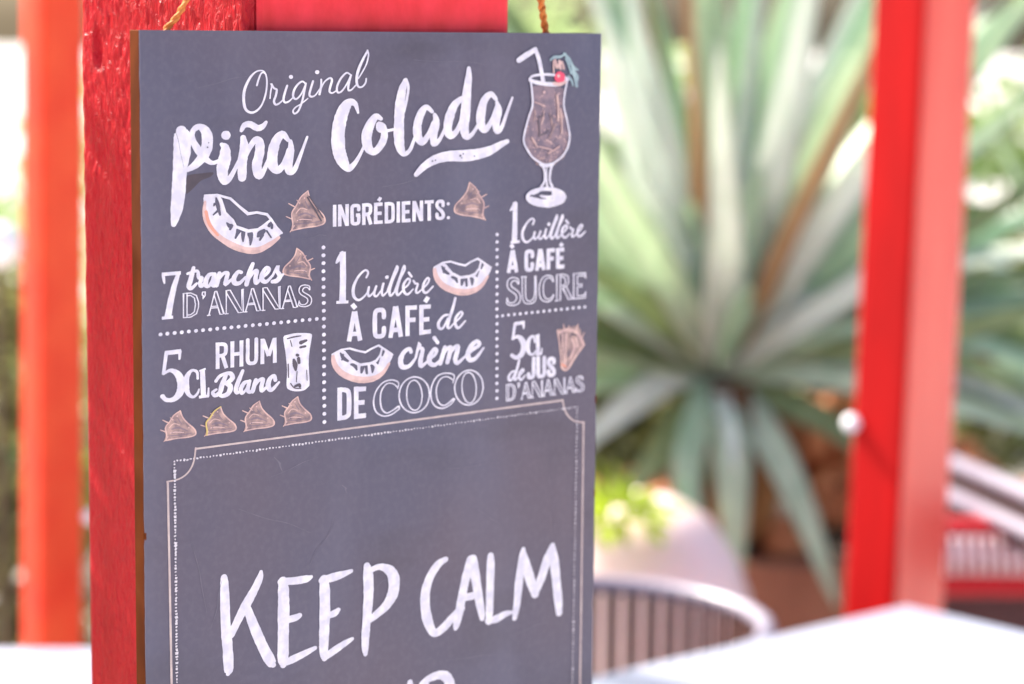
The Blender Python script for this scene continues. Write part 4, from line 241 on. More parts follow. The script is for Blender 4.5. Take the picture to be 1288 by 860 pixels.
["coconut_print","printed coconut slice left of the word crème",[["P","w",[94.1,171.9,94.8,176.2,96.4,179.6,99.6,183.2,105.4,186.7,111.3,188.3,117.2,187.7,121.8,185.1,125.1,180.2,127.1,175.7,123.1,172.6,121.1,172.8,120.1,175.0,117.8,178.0,114.5,179.1,108.6,179.3,104.1,176.4,100.5,171.2,98.3,170.3]],["S","p",[94.6,172.6,1.72,95.1,176.2,2.59,96.7,179.6,3.02,99.9,183.1,3.25,105.4,186.2,3.48,111.3,187.7,3.49,117.2,187.4,3.07,121.8,184.8,2.2,125.1,180.2,1.32]],["S","k",[105.4,187.2,1.13,111.3,188.7,1.31,117.2,187.9,1.05]],["S","b",[98.6,171.7,0.86,100.2,174.5,1.99,102.5,176.4,1.3]],["S","b",[99.9,172.8,1.3,99.4,175.4,0.86]],["S","b",[104.4,178.4,1.3,106.4,179.4,2.0,107.3,181.6,1.04]],["S","b",[110.5,180.5,2.61,109.9,183.4,1.31]],["S","b",[112.4,180.4,1.74,112.8,184.2,1.31]],["S","b",[115.2,180.1,1.31,116.0,181.5,2.19,115.8,184.1,0.88]],["S","b",[119.4,176.8,1.31,118.6,178.1,2.19,118.8,179.6,0.88]],["S","b",[121.8,173.3,1.75,121.2,175.4,0.88]],["P","b",[101.2,170.7,107.3,171.8,111.9,173.1,115.8,171.7,119.1,171.2,119.8,174.0,117.1,177.6,114.2,178.4,109.0,178.7,105.1,176.0]],["L","w",[94.1,171.9,1.03,98.9,169.8,1.04,103.4,169.6,1.13,108.0,171.4,1.13,111.9,172.6,1.22,115.2,171.0,1.13,119.1,169.6,1.22,123.1,172.5,1.05,126.8,175.5,1.06]],["L","w",[98.6,170.1,1.04,100.5,171.2,1.3,104.1,176.2,1.47,109.0,179.2,1.57,114.5,179.0,1.48,117.8,177.9,1.4,120.1,175.0,1.14,121.1,171.1,1.05]]]],
["coconut_print","printed coconut slice above the word de",[["P","w",[150.0,129.3,150.6,133.5,152.3,136.9,155.5,140.4,161.4,143.7,167.4,145.2,173.3,144.4,178.0,141.6,181.3,136.6,183.3,132.1,179.2,129.2,177.2,129.4,176.2,131.6,173.9,134.7,170.6,135.9,164.7,136.3,160.1,133.5,156.4,128.5,154.2,127.6]],["S","p",[150.4,130.0,1.77,151.0,133.6,2.66,152.6,136.9,3.11,155.9,140.3,3.34,161.4,143.2,3.58,167.4,144.6,3.59,173.3,144.0,3.15,178.0,141.3,2.26,181.3,136.6,1.36]],["S","k",[161.4,144.2,1.16,167.4,145.5,1.35,173.3,144.6,1.08]],["S","b",[154.5,129.0,0.89,156.1,131.7,2.04,158.4,133.5,1.34]],["S","b",[155.8,130.0,1.33,155.4,132.6,0.89]],["S","b",[160.4,135.5,1.34,162.4,136.4,2.05,163.4,138.6,1.07]],["S","b",[166.5,137.4,2.69,166.0,140.3,1.34]],["S","b",[168.5,137.2,1.79,168.9,141.0,1.35]],["S","b",[171.3,136.8,1.35,172.1,138.2,2.25,172.0,140.8,0.9]],["S","b",[175.6,133.4,1.35,174.7,134.8,2.25,174.9,136.2,0.9]],["S","b",[177.9,129.9,1.8,177.4,132.0,0.9]],["P","b",[157.1,127.9,163.3,128.8,167.9,130.0,171.9,128.5,175.2,127.9,175.9,130.6,173.3,134.3,170.3,135.2,165.0,135.7,161.0,133.1]],["L","w",[150.0,129.3,1.06,154.8,127.0,1.06,159.4,126.7,1.16,164.0,128.4,1.16,167.9,129.5,1.25,171.2,127.7,1.17,175.2,126.2,1.26,179.2,129.0,1.08,183.0,131.9,1.08]],["L","w",[154.5,127.3,1.06,156.4,128.5,1.33,160.1,133.3,1.52,165.0,136.1,1.61,170.6,135.8,1.53,173.9,134.6,1.44,176.2,131.6,1.17,177.2,127.7,1.08]]]],
["lettering","numeral 1 before the spoon of sugar",[["B","w",[197.3,95.6,2.72,197.3,106.1,2.86,197.1,118.3,3.18]],["S","w",[197.4,96.1,1.81,196.3,98.0,2.26,194.6,100.0,1.18]],["B","w",[194.7,118.4,1.54,200.3,118.2,1.55]]]],
["lettering","second word \"Cuillère\" in thin white script",[["S","w",[208.1,108.9,1.04,208.9,106.7,1.13,207.4,105.6,1.13,204.4,108.1,1.3,202.0,112.6,1.65,202.2,116.7,1.65,204.3,118.9,1.3,207.3,117.4,1.04,209.4,114.6,0.87]],["S","w",[209.4,113.4,1.3,208.9,116.0,1.31,209.7,117.5,1.22,211.8,115.6,1.05,212.9,113.2,1.13]],["S","w",[212.9,113.2,1.31,211.9,116.5,1.39,213.1,117.7,1.13,215.0,115.5,0.87]],["S","w",[216.3,112.2,1.31,215.6,115.5,1.4,216.2,117.6,1.22,218.4,115.7,0.88]],["D","w",[218.0,109.4,1.05]],["S","w",[218.1,116.1,0.88,220.5,109.9,1.05,222.7,104.7,1.14,223.1,106.2,1.05,221.0,110.6,1.31,219.3,115.5,1.58,220.0,117.9,1.31,222.3,115.7,0.88]],["S","w",[221.7,116.1,0.88,224.2,109.9,1.05,226.2,104.8,1.14,226.6,106.5,1.05,224.3,110.8,1.32,222.9,115.7,1.58,223.5,117.8,1.32,226.0,115.6,0.88]],["S","w",[226.0,115.2,0.88,228.2,113.7,1.06,229.3,111.7,1.23,228.3,110.7,1.23,226.3,113.0,1.54,226.3,116.2,1.54,228.3,117.8,1.32,230.9,115.6,0.88]],["L","w",[228.6,107.9,1.32,230.1,109.7,1.32]],["S","w",[231.1,111.8,1.15,231.9,113.0,1.23,233.2,113.5,1.24,232.3,116.3,1.32,233.0,117.6,1.15,235.3,116.0,0.88]],["S","w",[235.3,115.9,0.88,237.8,113.7,1.06,238.8,111.6,1.15,237.8,111.0,1.15,236.1,113.6,1.5,235.9,116.6,1.5,237.6,117.6,1.33,240.8,115.0,0.89]]]],
["lettering","second words \"À CAFÉ\" in bold white capitals",[["B","w",[193.7,135.8,2.28,195.9,122.9,2.27]],["B","w",[198.6,135.8,2.28,196.2,122.9,2.27]],["B","w",[194.4,132.7,2.28,197.9,132.7,2.28]],["B","w",[194.9,119.6,2.27,196.4,121.6,2.27]],["S","w",[208.0,127.3,2.29,208.0,125.8,2.29,207.5,124.6,2.29,206.1,124.3,2.29,204.8,124.6,2.29,204.3,126.3,2.29,204.4,132.9,2.29,204.9,134.6,2.29,206.2,134.9,2.29,207.6,134.6,2.3,208.0,133.4,2.3,208.0,131.7,2.3]],["B","w",[210.8,135.8,2.3,212.7,123.4,2.3]],["B","w",[215.2,135.7,2.31,213.0,123.4,2.3]],["B","w",[211.4,132.8,2.3,214.6,132.8,2.3]],["B","w",[217.9,135.7,2.31,217.8,123.5,2.31]],["B","w",[218.0,124.5,2.31,221.8,124.6,2.31]],["B","w",[218.1,129.4,2.31,221.2,129.4,2.31]],["B","w",[223.8,135.6,2.32,223.6,123.6,2.31]],["B","w",[223.9,124.6,2.31,227.6,124.7,2.32]],["B","w",[223.9,129.6,2.32,227.1,129.6,2.32]],["B","w",[224.0,134.6,2.32,227.8,134.5,2.32]],["B","w",[225.1,122.7,2.32,226.4,120.9,2.32]]]],
["lettering","word \"SUCRE\" in thin white outline capitals",[["S","w",[199.9,142.6,0.69,199.6,139.9,0.69,196.8,138.6,0.68,193.8,139.5,0.68,193.0,142.6,0.68,194.1,145.3,0.68,198.0,148.5,0.69,198.6,151.1,0.69,196.9,153.0,0.69,194.2,152.7,0.69,193.0,150.1,0.68]],["S","w",[199.6,142.6,0.69,198.5,140.9,0.69,196.8,140.5,0.68,195.4,141.8,0.68,195.7,143.7,0.68,199.6,146.9,0.69,201.0,149.8,0.69,200.4,153.3,0.69,197.6,154.6,0.69,194.5,154.3,0.69,192.8,153.0,0.68,193.0,150.1,0.68]],["L","w",[201.5,138.7,0.69,204.5,138.8,0.69]],["S","w",[202.0,138.7,0.69,202.1,146.6,0.69,202.5,151.4,0.69,203.9,153.9,0.69,206.7,154.5,0.69,209.5,153.7,0.69,210.6,150.5,0.69,210.5,145.1,0.69,210.4,138.9,0.69]],["S","w",[204.0,138.8,0.69,204.1,146.6,0.69,204.4,151.0,0.69,205.8,152.9,0.69,207.5,152.9,0.69,208.9,151.6,0.69,209.7,148.2,0.69,209.6,138.9,0.69]],["S","w",[221.2,142.9,0.7,220.6,140.3,0.7,217.8,139.0,0.69,214.5,140.2,0.69,212.7,143.9,0.69,212.5,148.2,0.69,213.7,152.5,0.69,216.8,154.3,0.7,219.9,153.7,0.7,221.6,150.9,0.7]],["S","w",[220.9,143.0,0.7,219.5,140.9,0.69,217.5,140.6,0.69,215.5,142.4,0.69,214.9,146.7,0.69,215.6,151.0,0.69,217.6,152.8,0.7,219.6,152.5,0.7,221.3,150.5,0.7]],["L","w",[222.5,154.3,0.7,225.6,154.2,0.7,225.5,139.2,0.7]],["L","w",[223.4,154.3,0.7,223.2,139.1,0.7,227.7,139.2,0.7,230.3,140.5,0.7,230.7,144.0,0.7,229.3,146.4,0.7,227.0,147.0,0.7,230.8,154.2,0.7,233.1,154.1,0.7,229.3,146.7,0.7]],["L","w",[225.5,140.7,0.7,227.5,140.7,0.7,228.6,141.9,0.7,228.7,144.6,0.7,227.5,145.8,0.7,225.5,145.8,0.7]],["L","w",[233.4,154.1,0.7,234.0,154.1,0.7,233.8,139.3,0.7,241.3,139.5,0.7,241.4,142.7,0.7,240.5,140.9,0.7,236.1,140.9,0.7,236.2,145.9,0.7,239.1,145.9,0.7,239.1,147.3,0.7,236.2,147.3,0.7,236.3,152.6,0.7,240.7,152.6,0.71,241.5,150.5,0.71,241.5,154.0,0.71,233.4,154.1,0.7]]]],
["lettering","second \"5CL\" in white serif numeral and capitals",[["B","w",[197.4,165.4,2.07,203.7,165.1,2.07]],["S","w",[203.1,165.0,1.57,203.2,168.4,0.92]],["B","w",[197.9,165.3,1.84,196.6,174.3,1.65]],["S","w",[196.4,174.1,1.1,199.5,172.9,2.03,202.2,175.1,3.23,203.4,179.1,3.46,202.1,183.3,3.23,198.9,185.0,2.49,196.1,183.3,2.12]],["S","w",[210.1,177.1,1.21,209.2,173.7,1.39,206.9,174.8,2.13,205.7,178.5,2.78,206.4,182.7,2.13,208.8,184.3,1.39,210.8,182.3,1.02]],["B","w",[211.7,172.9,2.32,212.2,184.2,2.32]],["B","w",[210.3,173.6,1.02,213.0,173.0,1.02]],["B","w",[210.6,184.5,1.49,214.4,184.3,1.49]],["S","w",[214.2,184.2,1.21,214.4,181.3,0.93]]]],
["lettering","second word \"de\" in thin white script",[["S","w",[197.9,192.7,1.16,196.2,193.1,1.33,194.5,195.3,1.66,194.7,197.4,1.58,196.1,197.5,1.25,198.0,194.0,1.0]],["S","w",[200.7,186.7,1.41,199.7,190.5,1.58,198.4,194.8,1.66,197.9,197.1,1.58,198.7,197.8,1.25,200.4,196.0,0.83]],["S","w",[200.3,196.3,0.83,202.4,194.5,1.0,203.4,192.9,1.25,202.7,192.2,1.25,201.0,194.1,1.58,200.8,196.6,1.58,202.0,198.2,1.42,204.5,195.8,0.83]]]],
["lettering","word \"JUS\" in bold white capitals",[["S","w",[209.6,186.5,2.32,209.6,191.3,2.32,209.7,195.6,2.33,209.1,197.2,2.33,207.9,197.6,2.32,206.8,197.1,2.32,206.5,195.5,2.32]],["S","w",[212.3,186.6,2.33,212.4,191.4,2.33,212.4,195.6,2.33,213.0,197.3,2.33,214.3,197.6,2.33,215.6,197.3,2.33,216.2,195.6,2.33,216.1,191.5,2.33,216.1,186.8,2.33]],["S","w",[222.1,190.5,2.34,222.0,188.7,2.34,220.5,187.9,2.34,219.1,188.4,2.34,218.8,189.9,2.34,219.4,191.6,2.34,221.4,193.7,2.34,222.3,195.5,2.34,222.0,197.2,2.34,220.5,197.7,2.34,219.1,197.1,2.34,218.8,195.1,2.34]]]],
["lettering","second word \"D'ANANAS\" in thin white outline capitals",[["L","w",[193.2,209.5,0.6,193.1,199.9,0.6,195.8,199.9,0.6,197.8,201.1,0.6,198.6,203.8,0.6,198.6,205.7,0.6,197.9,208.4,0.6,195.9,209.5,0.6,193.2,209.5,0.6]],["L","w",[194.4,209.5,0.6,194.3,199.9,0.6]],["L","w",[194.3,200.9,0.6,195.7,200.9,0.6,197.0,202.0,0.6,197.4,204.7,0.6,197.1,207.6,0.6,195.7,208.6,0.6,194.4,208.6,0.6]],["L","w",[200.0,199.9,0.6,201.0,200.0,0.6,201.0,201.4,0.6,200.2,202.6,0.6,200.3,201.3,0.6,199.9,201.1,0.6,200.0,199.9,0.6]],["L","w",[202.1,209.5,0.6,202.4,209.5,0.6,204.6,200.0,0.6,205.2,200.0,0.6,208.0,209.5,0.61,206.5,209.5,0.61,204.2,201.3,0.6]],["L","w",[203.0,206.7,0.6,205.9,206.7,0.6]],["L","w",[203.2,206.1,0.6,205.6,206.1,0.6]],["L","w",[201.8,209.5,0.6,202.9,209.5,0.6]],["L","w",[208.9,209.5,0.61,208.8,200.0,0.6,210.2,200.0,0.61,214.7,208.8,0.61,214.5,200.0,0.61,215.2,200.0,0.61]],["L","w",[208.8,200.9,0.6,213.4,209.5,0.61,215.1,209.5,0.61,215.0,200.0,0.61]],["L","w",[208.4,209.5,0.61,209.5,209.5,0.61]],["L","w",[215.7,209.5,0.61,216.0,209.5,0.61,218.3,200.0,0.61,218.8,200.0,0.61,221.7,209.5,0.61,220.2,209.5,0.61,217.9,201.4,0.61]],["L","w",[216.6,206.7,0.61,219.6,206.7,0.61]],["L","w",[216.8,206.1,0.61,219.2,206.1,0.61]],["L","w",[215.5,209.5,0.61,216.5,209.5,0.61]],["L","w",[222.6,209.5,0.61,222.5,200.1,0.61,224.0,200.1,0.61,228.5,208.8,0.61,228.4,200.1,0.61,229.0,200.1,0.61]],["L","w",[222.5,201.0,0.61,227.2,209.5,0.61,229.0,209.5,0.61,228.9,200.1,0.61]],["L","w",[222.1,209.5,0.61,223.3,209.5,0.61]],["L","w",[229.6,209.5,0.61,229.9,209.5,0.61,232.2,200.1,0.61,232.7,200.1,0.61,235.7,209.5,0.62,234.2,209.5,0.62,231.8,201.4,0.61]],["L","w",[230.5,206.7,0.61,233.5,206.7,0.61]],["L","w",[230.7,206.1,0.61,233.1,206.1,0.61]],["L","w",[229.3,209.5,0.61,230.4,209.5,0.61]],["S","w",[240.3,202.5,0.62,240.1,200.9,0.62,238.4,200.1,0.62,236.6,200.7,0.62,236.1,202.5,0.62,236.8,204.1,0.62,239.2,205.9,0.62,239.5,207.4,0.62,238.6,208.6,0.62,236.9,208.4,0.62,236.2,206.9,0.62]],["S","w",[240.1,202.5,0.62,239.5,201.4,0.62,238.5,201.2,0.62,237.6,202.0,0.62,237.8,203.1,0.62,240.2,205.0,0.62,241.0,206.7,0.62,240.6,208.8,0.62,239.0,209.5,0.62,237.1,209.3,0.62,236.1,208.6,0.62,236.2,206.9,0.62]]]],
["dotted_rule","upright dotted rule left of the middle column",[["D","w",[89.6,114.0,1.06]],["D","w",[89.6,118.2,1.06]],["D","w",[89.6,122.4,1.06]],["D","w",[89.6,126.7,1.06]],["D","w",[89.6,130.9,1.06]],["D","w",[89.6,135.2,1.06]],["D","w",[89.6,139.4,1.07]],["D","w",[89.7,143.7,1.07]],["D","w",[89.7,147.9,1.07]],["D","w",[89.7,152.2,1.07]],["D","w",[89.7,156.4,1.07]],["D","w",[89.7,160.7,1.07]],["D","w",[89.7,165.0,1.07]],["D","w",[89.7,169.2,1.07]],["D","w",[89.7,173.5,1.07]],["D","w",[89.7,177.8,1.07]],["D","w",[89.7,182.1,1.07]],["D","w",[89.7,186.4,1.08]],["D","w",[89.7,190.7,1.08]],["D","w",[89.7,194.9,1.08]],["D","w",[89.8,199.2,1.08]],["D","w",[89.8,203.5,1.08]],["D","w",[89.8,207.9,1.08]]]],
["dotted_rule","upright dotted rule right of the middle column",[["D","w",[186.7,113.4,0.99]],["D","w",[186.7,117.6,0.99]],["D","w",[186.7,121.9,0.99]],["D","w",[186.7,126.1,1.0]],["D","w",[186.7,130.3,1.0]],["D","w",[186.7,134.6,1.0]],["D","w",[186.8,138.8,1.0]],["D","w",[186.8,143.0,1.0]],["D","w",[186.8,147.3,1.0]],["D","w",[186.8,151.5,1.0]],["D","w",[186.8,155.8,1.0]],["D","w",[186.9,160.0,1.0]],["D","w",[186.9,164.3,1.0]],["D","w",[186.9,168.6,1.0]],["D","w",[186.9,172.8,1.0]],["D","w",[186.9,177.1,1.01]],["D","w",[187.0,181.4,1.01]],["D","w",[187.0,185.6,1.01]],["D","w",[187.0,189.9,1.01]],["D","w",[187.0,194.2,1.01]],["D","w",[187.0,198.5,1.01]],["D","w",[187.1,202.8,1.01]],["D","w",[187.1,207.1,1.01]]]],
["dotted_rule","dotted rule between the pineapple and the rum",[["D","w",[8.3,152.5,0.97]],["D","w",[11.6,152.4,0.97]],["D","w",[15.0,152.4,0.98]],["D","w",[18.4,152.4,0.98]],["D","w",[21.8,152.3,0.98]],["D","w",[25.2,152.3,0.98]],["D","w",[28.6,152.3,0.98]],["D","w",[32.1,152.3,0.99]],["D","w",[35.5,152.2,0.99]],["D","w",[39.0,152.2,0.99]],["D","w",[42.5,152.2,0.99]],["D","w",[46.0,152.2,1.0]],["D","w",[49.5,152.1,1.0]],["D","w",[53.1,152.1,1.0]],["D","w",[56.6,152.1,1.0]],["D","w",[60.2,152.1,1.01]],["D","w",[63.8,152.0,1.01]],["D","w",[67.4,152.0,1.01]],["D","w",[71.1,152.0,1.01]],["D","w",[74.7,151.9,1.02]],["D","w",[78.4,151.9,1.02]],["D","w",[82.1,151.9,1.02]],["D","w",[85.8,151.9,1.02]]]],
["dotted_rule","dotted rule between the sugar and the juice",[["D","w",[190.4,160.0,0.91]],["D","w",[193.9,159.9,0.92]],["D","w",[197.5,159.9,0.92]],["D","w",[201.0,159.9,0.92]],["D","w",[204.6,159.8,0.92]],["D","w",[208.2,159.8,0.92]],["D","w",[211.8,159.8,0.93]],["D","w",[215.4,159.7,0.93]],["D","w",[219.0,159.7,0.93]],["D","w",[222.7,159.6,0.93]],["D","w",[226.3,159.6,0.93]],["D","w",[230.0,159.6,0.94]],["D","w",[233.7,159.5,0.94]],["D","w",[237.4,159.5,0.94]],["D","w",[241.1,159.5,0.94]]]],
["frame_rule","thin pink frame line with notched corners around the chalk area",[["B","f",[24.7,213.4,0.99,86.8,213.4,1.04,152.5,213.4,1.08,227.8,213.4,1.13]],["S","f",[24.7,213.0,0.83,23.9,219.1,0.83,22.1,223.6,0.83,19.2,226.6,0.83,15.6,228.1,0.83,10.8,228.4,0.82]],["S","f",[228.0,213.2,0.9,229.2,219.0,0.9,232.2,223.8,0.9,236.2,226.9,0.9,241.8,228.3,0.91]],["B","f",[11.1,228.2,1.03,11.5,267.6,1.04,11.9,309.4,1.05,12.1,334.6,1.05,12.7,398.4,1.07]],["B","f",[241.4,228.0,1.0,241.4,294.8,1.01,241.4,387.1,1.03,241.4,451.1,1.04]]]],
